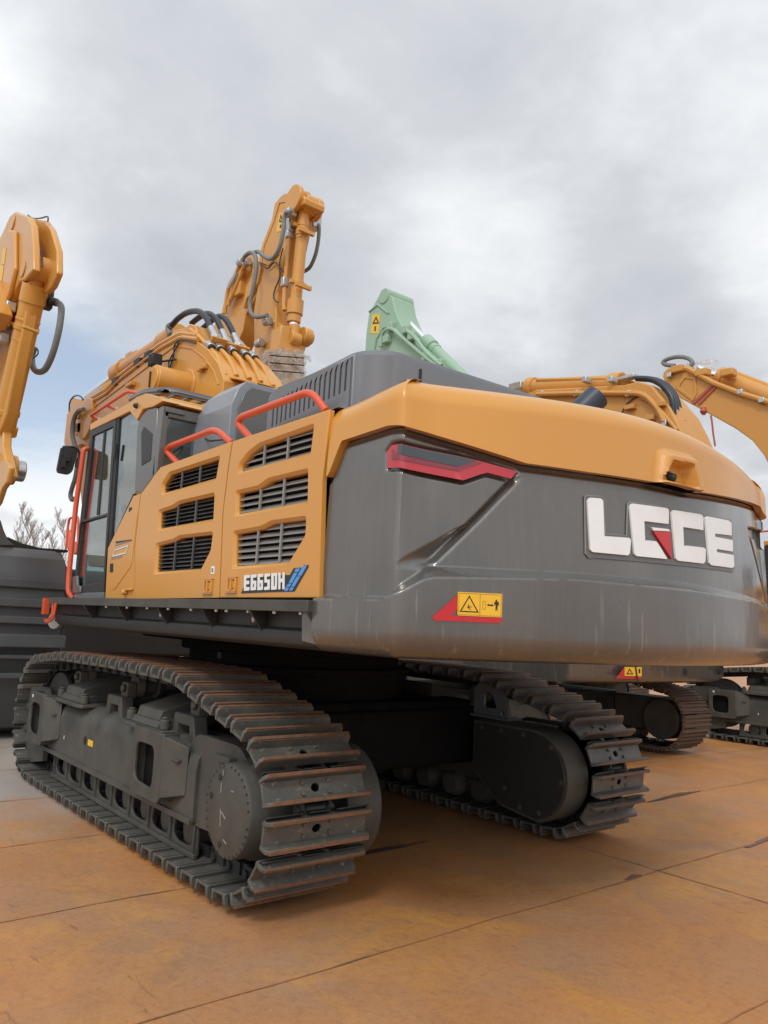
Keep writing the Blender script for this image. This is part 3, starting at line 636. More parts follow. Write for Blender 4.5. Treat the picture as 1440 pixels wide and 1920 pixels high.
for x in (3.17, 3.69, 4.9, 6.15):
    for z in (1.44, 1.505): b.lathe((x, -2.141, z), (0, 1, 0), [(0, .022), (.008, .02), (.013, .012)], 12)
b.pieces('deck_bolt', 'zinc', fl)
b = MB()
for x in (3.14, 3.66): b.box(x, x + .06, -2.14, -2.132, 1.41, 1.54)
b.pieces('bolt_plate', 'dark', fl, bevel=.003)
b = MB(); b.slab(PY(-2.6, [(322, 1193), (345, 1196), (345, 1234), (322, 1230)]), [], -.1, .0, side(-2.9)); b.build('swivel_bracket', 'frame', main, bevel=.006)
b = MB(); b.slab(PY(-2.085, [(586, 1126), (597, 1124), (592, 1140), (592, 1205), (600, 1212), (560, 1203), (560, 1144), (586, 1144)]), [], 0, .02, side(-2.12)); b.build('skirt_panel', 'cw', main, bevel=.006)
# front corner step bracket and lamp under the cab
b = MB(); b.tube(bend_path([P(*q, 1, -2.06) for q in ((100, 1131), (98, 1156), (92, 1162), (84, 1163))], .03), .011); b.tube(bend_path([P(*q, 1, -2.02) for q in ((105, 1131), (101, 1157), (94, 1165), (86, 1166))], .03), .012); b.box(7.1, 7.18, -2.07, -2.03, 1.46, 1.6)
b.build('step_loop', 'orange', main)
b = MB(); b.lathe(P(118, 1165, 1, -2.3), (-.4, .8, .1), [(0, .03), (.03, .06), (.09, .085), (.1, .08)], 20); b.box(6.9, 7.0, -2.3, -2.26, 1.37, 1.45); b.build('work_lamp', 'louver', main)

# ------------------------------------------------------------------ counterweight surface
def _plan():
    w, sag, Xc, X0 = 1.69, .35, 2.47, 3.02; r = (w * w + sag * sag) / (2 * sag); pts = []
    n = int((X0 - Xc) / .01); pts += [(X0 - (X0 - Xc) * i / n, YC + w) for i in range(n)]
    a0 = math.asin(w / r); m = int(2 * a0 * r / .01)
    for i in range(m + 1):
        a = a0 - 2 * a0 * i / m; pts.append((Xc - sag + r - r * cos(a), YC + r * sin(a)))
    pts += [(Xc + (X0 - Xc) * i / n, YC - w) for i in range(1, n + 1)]
    q = [Vector((x, y if y > YC else YC + (y - YC) * 1.08)) for x, y in pts]; o = []
    for i in range(len(q)):
        k = min(7, i, len(q) - 1 - i); s = Vector((0, 0)); wt = 0
        for j in range(-k, k + 1): ww = k + 1 - abs(j); s += q[i + j] * ww; wt += ww
        o.append(s / wt)
    return o
PL = _plan(); _d = [0]
for i in range(1, len(PL)): _d.append(_d[-1] + (PL[i] - PL[i - 1]).length)
STOT = _d[-1]
def plan(s):
    s = max(0, min(STOT - 1e-6, s)); i = min(len(PL) - 2, int(s / STOT * (len(PL) - 1)))
    while _d[i] > s: i -= 1
    while i < len(PL) - 2 and _d[i + 1] < s: i += 1
    t = (s - _d[i]) / (_d[i + 1] - _d[i]); p = PL[i].lerp(PL[i + 1], t)
    a = PL[max(i - 1, 0)]; b_ = PL[min(i + 2, len(PL) - 1)]; d = (b_ - a).normalized(); return p, Vector((d.y, -d.x)) * -1
_p, _n = plan(STOT / 2)
NSG = 1 if _n.x < 0 else -1
ZB = 1.368
def sstep(a, b_, x): t = max(0, min(1, (x - a) / (b_ - a))); return t * t * (3 - 2 * t)
def ztop(s):
    m = min(s, STOT - s); t = s / STOT
    return 2.575 + .045 * sstep(0, .55, m) + .08 * sstep(.5, STOT / 2, m) + .05 * sstep(.45, 1, t)
def inset0(s, z):
    m = min(s, STOT - s); k = .03 + .05 * sstep(.42, .75, m); I = k * max(0, z - 1.75)
    r = .11
    if z < ZB + r: h = r - (z - ZB); I += r - sqrt(max(0, r * r - h * h))
    rt = .13; zt = ztop(s)
    if z > zt - rt: h = min(rt, z - (zt - rt)); I += (rt - sqrt(max(0, rt * rt - h * h))) * 1.1
    return I
def pxs(u, v):
    d = ray(u, v); best = None; prev = None; dxy = Vector((d.x, d.y))
    n = 420; smax = STOT * .93
    for i in range(n + 1):
        s = smax * i / n; p, nn = plan(s); nn = nn * NSG; z = 2.0
        for _ in range(2):
            q = p - nn * inset0(s, min(max(z, ZB + .02), ztop(s) - .02)); t = q.dot(dxy) / dxy.length_squared; z = CAMZ + t * d.z
        cr = q.x * d.y - q.y * d.x
        if prev is not None and (prev[0] < 0) != (cr < 0) and nn.dot(dxy) < 0:
            f = prev[0] / (prev[0] - cr); return (prev[1] + (s - prev[1]) * f, prev[2] + (z - prev[2]) * f)
        prev = (cr, s, z)
    return (smax, z)
def PS(pts): return [pxs(*p) for p in pts]
def interp(poly, s, ix=0, iy=1):
    if s <= poly[0][ix]: return poly[0][iy]
    for i in range(1, len(poly)):
        if s <= poly[i][ix]:
            a, b_ = poly[i - 1], poly[i]; return a[iy] + (b_[iy] - a[iy]) * (s - a[ix]) / max(b_[ix] - a[ix], 1e-9)
    return poly[-1][iy]
RHI = PS([(606, 1117), (721, 1119), (781, 1078), (800, 1066), (818, 1060.6), (1080, 1073.4), (1300, 1093)])
RLO = PS([(606, 1123), (722, 1125), (790, 1088), (808, 1084), (838, 1083.7), (1080, 1088), (1300, 1110)])
BND = PS([(641, 828), (728, 799.5), (800, 812), (986, 870), (1100, 886), (1229, 905.5), (1294, 921), (1425, 951)])
BND = [(0, P(607, 895, 1, -2.08).z), (.02, P(609, 890, 1, -2.08).z)] + BND
BND += [(STOT - x, z) for x, z in BND[0:4]][::-1]
LENS = PS([(719, 876), (719, 845), (727, 833), (738, 830), (867, 853), (905, 862), (976, 882), (964, 896), (918, 884), (905, 888), (873, 899), (735, 875)])
CA = PS([(731, 1060), (879, 981), (962, 897)]); CB = PS([(806, 1054), (900, 965), (977, 886)])
def pdist(p, poly):
    x, y = p; ins = False; dm = 9
    for i in range(len(poly)):
        a, b_ = poly[i - 1], poly[i]
        if (a[1] > y) != (b_[1] > y) and x < (b_[0] - a[0]) * (y - a[1]) / (b_[1] - a[1]) + a[0]: ins = not ins
        ex, ey = b_[0] - a[0], b_[1] - a[1]; t = max(0, min(1, ((x - a[0]) * ex + (y - a[1]) * ey) / (ex * ex + ey * ey + 1e-12))); dm = min(dm, hypot(a[0] + t * ex - x, a[1] + t * ey - y))
    return dm if ins else -dm
def feat(s, z):
    m = min(s, STOT - s); I = 0.0
    h, l = interp(RHI, m), interp(RLO, m)
    I += -.022 + (.046 + .014 * sstep(.45, .7, m)) * max(0, min(1, (z - l) / max(h - l, .008)))
    zr = [(q[1], q[0]) for q in CA]; zr2 = [(q[1], q[0]) for q in CB]
    if zr[0][0] - .02 < z < zr[-1][0] + .03:
        fade = sstep(zr[0][0] - .02, zr[0][0] + .05, z) * (1 - sstep(zr[-1][0] - .02, zr[-1][0] + .03, z))
        a = interp(zr, z); c = interp(zr2, z); t = (m - a) / max(c - a, .02)
        if 0 < t <= 1: I += .042 * t * fade
        elif t > 1: I += .042 * fade * (1 - sstep(0, .055, m - c))
        if 0 < m - a + .0 and False: pass
    if .3 < m < 1.9 and z > 2.0:
        d = pdist((m, z), LENS)
        if d > -.06: I += .03 * sstep(-.022, .004, d)
        lip = min(abs(m), 9)
    zb_ = interp(BND, s)
    if zb_ - .035 < z <= zb_ + .001: I += .014 * sstep(zb_ - .035, zb_ - .012, z)
    return I
def SF(s, z, off=0.0, fe=True):
    if not fe and z < 1.73: off += .022          # the lower body stands proud of the crease
    p, nn = plan(s); nn = nn * NSG; I = inset0(s, z) + (feat(s, z) if fe else 0); q = p - nn * (I - off); return (q.x, q.y, z)
def sheet(zlo, zhi, ns, nr, fe, off=0.0, extra=None, zdist=None):
    mb = MB(); v = []; f = []
    for i in range(ns + 1):
        s = STOT * i / ns; a, c = zlo(s), zhi(s)
        for j in range(nr + 1):
            t = j / nr; t = zdist(t) if zdist else t; z = a + (c - a) * t; v.append(fe(s, z, off))
        if extra: v += extra(s, c)
    m = nr + 1 + (len(extra(0, 2)) if extra else 0)
    for i in range(ns):
        for j in range(m - 1): k = i * m + j; f.append((k, k + 1, k + m + 1, k + m))
    mb.add(v, f); return mb
b = sheet(lambda s: ZB, lambda s: interp(BND, min(s, 99)), 620, 170, SF)
# close the underside
bot = [SF(STOT * i / 300, ZB) for i in range(301)]
o0 = len(b.v); b.v += [Vector(q) for q in bot] + [Vector((3.02, min(max(q[1], YC - 1.5), YC + 1.5), ZB + .01)) for q in bot]
b.f += [(o0 + i, o0 + i + 1, o0 + 301 + i + 1, o0 + 301 + i) for i in range(300)]; b.m += [0] * 300
cw = b.build('counterweight', 'cw', main, sharp=50)
b = MB(); b.box(2.99, 3.06, YC + 1.622, YC + 1.5, 1.62, 2.50); b.box(2.99, 3.06, YC - 1.5, YC - 1.70, 1.62, 2.50); b.pieces('seam_panel', 'cw', cw)
# orange top cap with the camera housing moulded in
HO = PS([(1213, 908), (1234, 850), (1243, 847), (1288, 857), (1296, 862), (1322, 925)])
HI = PS([(1234, 899), (1248, 868), (1284, 875), (1293, 917)])
zmin = min(q[1] for q in HI); HO = [(q[0], q[1]) for q in HO]; HO[0] = (HO[0][0], 2.0); HO[-1] = (HO[-1][0], 2.0)
def CF(s, z, off=.004):
    I = inset0(s, z)
    if 1.3 < s < 3.2:
        d = pdist((s, z), HO)
        if d > -.05: I -= .05 * sstep(-.02, .03, d)
        d = pdist((s, z), HI)
        if d > -.05: I += .075 * sstep(-.012, .012, d)
    # soft crease line along the cap
    p, nn = plan(s); nn = nn * NSG; q = p - nn * (I - off); return (q.x, q.y, z)
def capx(s, z):
    p = Vector(CF(s, z)); t1 = Vector((max(3.03, p.x + .02), min(max(p.y, YC - 1.40), YC + 1.40), z + .015)); return [tuple(p.lerp(t1, .04) + Vector((0, 0, .004))), tuple(p.lerp(t1, .5) + Vector((0, 0, .006))), tuple(t1)]
b = sheet(lambda s: interp(BND, s) + .003, lambda s: ztop(s), 340, 46, CF, .004, capx, lambda t: t)
o0 = len(b.v); b.v += [Vector(CF(STOT * i / 340, interp(BND, STOT * i / 340) + .003, .004)) for i in range(341)] + [Vector(CF(STOT * i / 340, interp(BND, STOT * i / 340) + .006, -.045)) for i in range(341)]
b.f += [(o0 + i, o0 + 341 + i, o0 + 342 + i, o0 + i + 1) for i in range(340)]; b.m += [0] * 340
cap = b.build('counterweight_cap', 'yellow', main, sharp=50)
b = MB(); cs = pxs(1261, 893); pc = Vector(SF(*cs, -.03)); nn = Vector((-1, 0, -.1)).normalized()
b.lathe(pc, (-1, .1, -.12), [(0, .045), (.025, .045), (.05, .034), (.055, .0)], 20); b.lathe(pc + Vector((-.045, 0, 0)), (-.75, -.3, -.3), [(0, .026), (.035, .024), (.04, .012)], 16); b.build('rear_camera', 'dark', cap)
def patch(name, poly, mat_, parent, off, th=.002, step=.03, holes=(), bevel=0, fe=False, lab=None):
    b = MB(); b.slab(poly, list(holes), 0, th, lambda s, z, c: SF(s, z, off + c, fe), step, None if not fe else .04); return b.build(name, mat_, parent, bevel=bevel, label=lab)
# lamp
IO = -.032
tl = patch('tail_light', PS([(719, 876), (719, 845), (727, 833), (738, 831), (867, 854), (905, 863), (975, 882.5), (963, 896), (918, 884.5), (905, 888), (873, 899), (737, 875)]), 'redlens', cw, IO, .010, .02, bevel=.002)
patch('smoked_lens', PS([(740, 832), (865, 854.5), (897, 862), (863, 873.5), (751, 850), (739, 849)]), 'lensdark', tl, IO + .009, .004, .02)
patch('inner_lens', PS([(728, 861), (728, 840), (738, 850), (751, 851.5), (863, 875), (897, 863.5), (909, 866), (864, 882), (752, 861)]), 'reddark', tl, IO + .0095, .003, .02)
# LGCE lettering
def cx(u, v): return pxs(1080 + u / 4, 900 + v / 4)
pl = [cx(*q) for q in ((100, 122), (112, 112), (232, 118), (245, 145), (258, 400), (418, 415), (426, 172), (440, 160), (715, 195), (728, 212), (738, 215), (750, 210), (978, 250), (990, 268), (1005, 258), (1195, 298), (1208, 318), (1228, 660), (1228, 680), (1215, 690), (135, 580), (108, 550))]
lp = patch('logo_plate', pl, 'grey', cw, -.0345, .003, .03)
rim = [SF(s, z, -.033, False) for s, z in pl]
b = MB(); b.tube(rim, .0035, 6, True); b.build('plate_rim', 'louver', cw)
for nm, poly in (('letter_l', ((113, 150), (130, 128), (212, 134), (230, 150), (240, 418), (430, 432), (441, 450), (432, 550), (418, 564), (150, 538), (134, 520))),
                 ('letter_g', ((432, 195), (447, 172), (712, 208), (726, 222), (724, 328), (540, 305), (548, 470), (560, 450), (632, 458), (652, 488), (716, 592), (482, 569), (466, 552))),
                 ('letter_c', ((746, 240), (760, 222), (970, 256), (985, 275), (985, 375), (833, 350), (840, 508), (855, 490), (990, 506), (1004, 520), (1000, 612), (985, 626), (795, 604), (778, 588))),
                 ('letter_e', ((1000, 285), (1012, 270), (1180, 304), (1196, 320), (1197, 415), (1072, 400), (1074, 425), (1205, 450), (1207, 536), (1085, 516), (1087, 540), (1212, 562), (1217, 645), (1203, 660), (1045, 638), (1030, 622)))):
    patch(nm, round_poly([cx(*q) for q in poly], .006, 2), 'white', cw, -.0318, .010, .03, bevel=.0022)
patch('letter_wedge', [cx(*q) for q in ((606, 382), (736, 388), (745, 592))], 'red', cw, -.0318, .012, .03, bevel=.002)
patch('wedge_top', [cx(*q) for q in ((596, 352), (722, 366), (738, 384), (610, 378))], 'white', cw, -.0318, .0115, .03, bevel=.002)
# warning decal
def cd(u, v): return pxs(780 + u / 6.545, 1080 + v / 6.545)
rd = [cd(*q) for q in ((470, 235), (165, 512), (200, 545), (985, 578), (1042, 514), (478, 488), (405, 480), (476, 408))]
patch('red_arrow_marking', rd, 'red', cw, .002, .0015, .04)
dc = patch('warning_decal', round_poly([cd(*q) for q in ((480, 196), (1018, 221), (1010, 508), (476, 484))], .004, 2), 'decal', cw, .002, .004, .04)
def ring(pts, w): return pts, offset_poly(pts, -w)
tr = [cd(*q) for q in ((618, 240), (731, 449), (499, 437))]
patch('warning_triangle', tr, 'black', dc, .0062, .0012, .04, holes=[offset_poly(tr, -.0042 if area2(tr) > 0 else -.0042)])
fr_ = [cd(*q) for q in ((492, 210), (1006, 235), (999, 496), (488, 472))]; patch('decal_border', fr_, 'black', dc, .0061, .0008, .04, holes=[offset_poly(fr_, -.0008)])
patch('decal_divider', [cd(*q) for q in ((748, 224), (751, 224), (746, 480), (743, 480))], 'black', dc, .0061, .0008)
bx = [cd(*q) for q in ((783, 310), (817, 314), (812, 414), (779, 410))]; patch('decal_box', bx, 'black', dc, .0061, .0008, holes=[offset_poly(bx, -.0007)])
patch('arrow_symbol', [cd(*q) for q in ((832, 356), (852, 340), (852, 350), (890, 352), (890, 343), (912, 361), (890, 378), (890, 368), (852, 365), (852, 374))], 'black', dc, .0061, .0008)
patch('person_symbol', [cd(*q) for q in ((925, 314), (972, 318), (978, 362), (968, 362), (964, 335), (960, 370), (958, 425), (949, 425), (947, 372), (943, 424), (934, 423), (936, 368), (934, 332), (928, 360), (918, 358))], 'black', dc, .0061, .0008)
h0 = cd(946, 304); patch('head_symbol', [(h0[0] + .0045 * cos(a * pi / 5), h0[1] + .0045 * sin(a * pi / 5)) for a in range(10)], 'black', dc, .0061, .0008)
patch('trapped_figure_symbol', [cd(*q) for q in ((606, 350), (618, 350), (616, 378), (650, 374), (648, 380), (618, 386), (622, 404), (640, 416), (624, 412), (606, 396), (584, 376), (606, 380))], 'black', dc, .0061, .0008)

# ------------------------------------------------------------------ engine side doors with louvres
YS = -2.08
def door(name, outer_px, wins_px, mats, nbars, pitch, label, r=.02, lean=True):
    outer = PY(YS, outer_px); wins = [round_poly(PY(YS, w), .014, 3) for w in wins_px]
    big = [round_poly(offset_poly(PY(YS, w), .019), .020, 3) for w in wins_px]
    b = MB(); fn = side(YS)
    # n-sided loops share a count, so the chamfer round each opening can be stitched
    b.slab(outer, big, -.03, 0, fn, back=False)
    for bg_, w in zip(big, wins):
        n = len(w); v = [fn(*p, 0) for p in bg_] + [fn(*p, -.016) for p in w] + [fn(*p, -.05) for p in w]
        b.add(v, [(i, (i + 1) % n, n + (i + 1) % n, n + i) for i in range(n)] + [(n + i, n + (i + 1) % n, 2 * n + (i + 1) % n, 2 * n + i) for i in range(n)])
    d = b.build(name, 'yellow', main, bevel=.006, seg=3, sharp=30, label=label)
    for k, w in enumerate(wins):
        xs = [p[0] for p in w]; zs = [p[1] for p in w]; x0, x1, z0, z1 = min(xs), max(xs), min(zs), max(zs)
        b = MB(); b.slab(offset_poly(w, .01), [], -.12, -.10, fn)
        lou = b.build('louver', 'darkint', d)
        b = MB(); z = z0 + pitch * .4
        while z < z1:
            for zz in (z,):
                X = []
                for i in range(len(w)):
                    a, c = w[i - 1], w[i]
                    if (a[1] > zz) != (c[1] > zz): X.append(a[0] + (c[0] - a[0]) * (zz - a[1]) / (c[1] - a[1]))
                X.sort()
                if len(X) >= 2:
                    xa, xb = X[0], X[-1]
                    b.add([(xa, YS - .020, zz - pitch * .32), (xb, YS - .020, zz - pitch * .32), (xb, YS - .046, zz + pitch * .40), (xa, YS - .046, zz + pitch * .40), (xa, YS - .024, zz - pitch * .32), (xb, YS - .024, zz - pitch * .32), (xb, YS - .050, zz + pitch * .40), (xa, YS - .050, zz + pitch * .40)], [(0, 1, 2, 3), (7, 6, 5, 4), (0, 4, 5, 1), (3, 2, 6, 7)])
            z += pitch
        b.build('slats', mats, lou)
        b = MB()
        for i in range(1, nbars + 1):
            x = x0 + (x1 - x0) * i / (nbars + 1)
            Z = []
            for j in range(len(w)):
                a, c = w[j - 1], w[j]
                if (a[0] > x) != (c[0] > x): Z.append(a[1] + (c[1] - a[1]) * (x - a[0]) / (c[0] - a[0]))
            if len(Z) >= 2: b.box(x - .007, x + .007, YS - .024, YS - .014, min(Z), max(Z))
        b.pieces('louver_bar', mats, lou)
    return d
d2 = door('engine_door', [(435.8, 827.3), (618.2, 767), (603, 900), (597.6, 1121), (411.8, 1121), (418, 960), (428, 880)],
     [[(486, 836), (584.7, 801.5), (579, 847), (448.5, 883), (450, 872), (465, 852)],
      [(444, 925), (484, 916), (503, 902), (574, 885), (573, 939), (443, 963)],
      [(439.5, 1001), (489, 992.4), (508, 982), (570, 974), (569, 1001), (538, 1053), (438, 1061)]], 'louver', 2, .036, 'rear engine door with large grey louvres')
d1 = door('engine_door', [(301, 876), (434.3, 827.6), (426.5, 880), (416.6, 960), (410.4, 1121), (253, 1123), (253, 1025), (264, 926)],
     [[(304, 924), (305, 908.6), (317, 889.6), (409, 860), (403, 895)],
      [(297, 991), (298.5, 960), (323, 952), (334, 944), (399.6, 929), (397.4, 972)],
      [(291, 1072), (293.7, 1023), (324, 1015.5), (335, 1008.8), (396, 1002), (393, 1029), (374, 1066)]], 'louverdark', 2, .025, 'front engine door with dark fine louvres')
b = MB(); b.slab(PY(YS, [(262.5, 926), (251.5, 1025), (252, 1123), (197, 1123), (202, 1028), (250, 930)]), [], -.05, -.002, side(YS))
b.slab(round_poly(PY(YS, [(258, 960), (247, 1060), (215, 1105), (207, 1105), (210, 1040), (246, 955)]), .03), [], 0, .004, side(YS - .002))
sp = b.build('cab_side_panel', 'yellow', main, bevel=.008, seg=3)
b = MB(); b.box(3.02, 5.85, YS - .30, YS - .056, 1.606, 1.64); b.slab(PY(YS, [(301, 880), (618, 771), (597.6, 1119), (253, 1121)]), [], -.16, -.13, side(YS)); b.build('door_backing', 'darkint', main)
# door tops fold inwards to the walkway
tp = PY(YS, [(301, 876), (434.6, 827.4), (618.2, 767)])
b = MB(); v = []
for x, z in tp: v += [(x, YS - .004, z - .004), (x, YS - .05, z + .022), (x, YS - .30, z + .03)]
b.add(v, [(i * 3 + j, i * 3 + j + 1, i * 3 + j + 4, i * 3 + j + 3) for i in range(2) for j in range(2)]); b.build('walkway_edge', 'yellow', main, sharp=50)
x0, z0 = tp[0]; b = MB(); b.add([(x0, YS - .001, z0 - .01), (x0 + .32, YS - .001, z0 - .18), (x0 + .32, YS - .3, z0 - .18), (x0, YS - .3, z0 + .02)], [(0, 1, 2, 3)]); b.build('front_fold', 'yellow', main)
def latch(u0, v0, parent):
    x, z = PY(YS, [(u0, v0)])[0]; b = MB(); f = side(YS)
    fr = [(x - .055, z - .038), (x + .055, z - .038), (x + .055, z + .038), (x - .055, z + .038)]
    b.slab(round_poly(fr, .008), [round_poly([(x - .036, z - .03), (x + .036, z - .03), (x + .036, z + .03), (x - .036, z + .03)], .006)], 0, .010, f)
    b.box(x - .062, x + .062, YS, YS + .014, z - .046, z - .040); b.box(x - .058, x + .058, YS, YS + .012, z + .038, z + .043)
    b.box(x - .03, x + .012, YS - .012, YS + .006, z - .018, z + .018); b.box(x - .012, x + .004, YS + .002, YS + .016, z - .028, z + .028)
    return b.build('hinge', 'yellow', parent, bevel=.002)
latch(391, 1099, d1); latch(435.5, 1096, d2)
b = MB(); f = side(YS); b.slab(round_poly(PY(YS, [(396.5, 1062), (402.5, 1061.5), (402, 1076), (395.5, 1076.5)]), .004), [], 0, .002, f); pt = b.build('part_label', 'white', d1)
b = MB()
for z in (1070, 1066): b.slab(PY(YS, [(397.5, z), (400.5, z), (400.3, z + 2.5), (397.3, z + 2.5)]), [], .0022, .003, f)
b.build('label_print', 'black', pt)
b = MB(); b.slab(round_poly(PY(YS, [(207, 1057), (213, 1056), (213, 1073), (206.5, 1073)]), .01), [], 0, .006, side(YS - .002)); b.build('door_latch', 'dark', sp)
b = MB(); b.slab(PY(YS, [(242, 952), (247, 951), (246.5, 960), (241.5, 960)]), [], 0, .003, side(YS - .002)); b.build('small_plate', 'dark', sp)
b = MB(); b.slab(PY(YS, [(231, 1105), (250, 1103), (250, 1107), (231, 1108)]), [], 0, .02, side(YS)); b.box(*[q for q in ()]) if False else None
xx, zz = PY(YS, [(237, 1111)])[0]; b.lathe((xx, YS, zz), (0, 1, 0), [(0, .02), (.03, .018), (.035, .01)], 12); b.build('door_stay', 'yellow', sp, bevel=.003)
b = MB()
for q in (((217, 1021.5), (248, 1012), (247.5, 1014), (217, 1023.5)), ((215, 1030), (240, 1022), (240, 1025), (214.5, 1033)), ((210, 1043), (234, 1036), (232, 1040), (209, 1046.5)), ((209, 1048), (230, 1043), (229, 1045), (208.5, 1049.5))): b.slab(PY(YS, q), [], 0, .002, side(YS + .003))
b.pieces('stripe_decal', 'louver', sp)
b = MB(); q = PY(YS, [(216, 1031), (242, 1022), (237, 1038), (212, 1044)]); b.slab(q, [offset_poly(q, -.008)], 0, .002, side(YS + .004)); b.build('decal_outline', 'white', sp)
b = MB(); b.slab(PY(YS, [(218, 1015.5), (248, 1011.5), (248, 1013), (218, 1019)]), [], 0, .002, side(YS + .0035)); b.build('small_print', 'chassis', sp)
# model number
def cm(u, v): return (400 + u / 6.545, 1040 + v / 6.545)
bd = MB(); bd.slab(PY(YS, [cm(*q) for q in ((342, 475), (390, 372), (392, 290), (880, 250), (942, 250), (992, 165), (1098, 158), (1115, 128), (1172, 126), (1170, 152), (998, 452), (700, 460))]), [], 0, .0015, side(YS + .001)); bd = bd.build('model_badge', 'chassis', d2)
dig = {'E': [[(386, 255), (458, 248), (458, 285), (412, 290), (411, 322), (448, 318), (448, 362), (410, 366), (409, 400), (452, 396), (450, 440), (384, 446)]],
 '6': [[(470, 248), (538, 242), (537, 280), (496, 284), (495, 322), (535, 318), (533, 434), (466, 440)], [(494, 358), (509, 357), (508, 402), (493, 403)]],
 '6b': [[(553, 240), (621, 236), (620, 272), (579, 276), (578, 314), (617, 310), (616, 432), (548, 438)], [(577, 352), (592, 351), (591, 398), (576, 399)]],
 '5': [[(637, 236), (705, 230), (704, 266), (664, 270), (663, 308), (702, 304), (700, 430), (632, 436), (633, 396), (672, 393), (673, 342), (636, 346)]],
 '0': [[(722, 228), (792, 224), (788, 428), (717, 432)], [(751, 262), (767, 261), (764, 388), (748, 389)]],
 'H': [[(808, 222), (834, 220), (833, 296), (857, 294), (858, 218), (884, 216), (882, 424), (856, 426), (857, 338), (832, 340), (831, 427), (806, 428)]]}
for k, l in dig.items():
    L2_ = [round_poly(PY(YS, [cm(*q) for q in p]), .004, 2) for p in l]; b = MB(); b.slab(L2_[0], L2_[1:], 0, .002, side(YS + .003)); b.build('model_digit' if k not in 'EH' else 'model_letter', 'white', bd)
for q in (((1022, 172), (1075, 170), (1052, 212), (1004, 214)), ((998, 224), (1044, 222), (976, 348), (932, 350)), ((926, 358), (970, 356), (948, 394), (900, 396)), ((890, 404), (942, 402), (918, 446), (880, 448)), ((1110, 136), (1162, 132), (1090, 258), (1040, 260)), ((1034, 268), (1080, 264), (1006, 392), (962, 394)), ((956, 404), (1002, 400), (980, 440), (936, 442))):
    b = MB(); b.slab(PY(YS, [cm(*p) for p in q]), [], 0, .0018, side(YS + .003)); b.build('blue_stripe', 'blue', bd)

# ------------------------------------------------------------------ grey hood, air box, exhaust, rails
HY = -2.32
HT = PY(HY, [(500, 748), (660, 666)])
b = MB()
hx0, hx1 = 2.99, 4.02; zb_, r = 2.52, .19
def hood_ring(off, z0, z1, zt):      # plan outline of the hood, rounded rear corner
    pts = [(hx1, HY - off)]
    for k in range(0, 10): a = radians(90 * k / 9); pts.append((hx0 + off + r - r * sin(a), HY - off - r + r * cos(a)))
    pts.append((hx0 + off, -5.2 + off)); pts.append((hx1, -5.2 + off)); return pts
def htop(x, y): return 2.885 + (.055 if x < 3.9 else 0) + .05 * min(1, max(0, (-y - 2.4) / 1.4))
ring = hood_ring(0, 0, 0, 0); ring2 = hood_ring(.015, 0, 0, 0); ring3 = hood_ring(.12, 0, 0, 0); v = []
for (x, y), (x2, y2), (x3, y3) in zip(ring, ring2, ring3): t = htop(x, y); v += [(x, y, zb_), (x, y, t - .04), (x2, y2, t - .008), (x3, y3, t + .012)]
n = len(ring); f = [(i * 4 + j, i * 4 + j + 1, ((i + 1) % n) * 4 + j + 1, ((i + 1) % n) * 4 + j) for i in range(n) for j in range(3)] + [tuple(i * 4 + 3 for i in range(n))]
# the side face is built apart, with its slots cut through
side_i = 0; f = [q for q in f if q[:2] != (0, 1)]
b.add(v, f)
sl_ = []
for k in range(16):
    x = 3.955 - k * .0485; t = k / 15; zlo = 2.655 + .07 * t; zhi = 2.785 + .085 * t
    sl_.append(round_poly([(x + .009, zlo), (x - .009, zlo), (x - .011, zhi), (x - .022, zhi + .03), (x - .012, zhi + .032), (x + .006, zhi + .01)], .008, 3))
b.slab([(hx1, zb_), (hx0 + r, zb_), (hx0 + r, htop(hx0, HY) - .04), (hx1 - .1, htop(hx1, HY) - .04 + .05), (hx1, htop(hx1, HY) - .04)], sl_, -.02, 0, side(HY))
hood = b.build('engine_hood', 'bluegrey', main, bevel=.0, sharp=30)
b = MB(); b.box(hx0 + .35, hx1, HY - .10, HY - .06, zb_, 2.84); b.build('slot_backing', 'darkint', hood)
b = MB(); q = P(786, 684, 0, 3.0); b.box(2.982, 3.0, q.y - .006, q.y + .006, 2.60, 2.875); b.build('hood_seam', 'dark', hood)
b = MB(); b.box(2.70, 4.6, -5.2, -2.36, 2.45, 2.56); b.build('walkway_plate', 'bluegrey', main, bevel=.005)
# exhaust stub with its slanted mouth
d = Vector((-.30, -.52, .62)).normalized(); c = P(1119, 744, 0, 3.12); a = c - d * .45; b = MB(); n = 32; X_ = d.orthogonal().normalized(); Y_ = d.cross(X_); v = []
for t, ro in ((-.1, .09), (.45, .09), (.45, .082), (.1, .082)):
    for i in range(n): an = 2 * pi * i / n; v.append(a + d * t + (X_ * cos(an) + Y_ * sin(an)) * ro)
b.add(v, [(k * n + i, k * n + (i + 1) % n, (k + 1) * n + (i + 1) % n, (k + 1) * n + i) for k in range(3) for i in range(n)] + [tuple(range(3 * n, 4 * n))]); b.build('exhaust_pipe', 'navy', main, sharp=40)
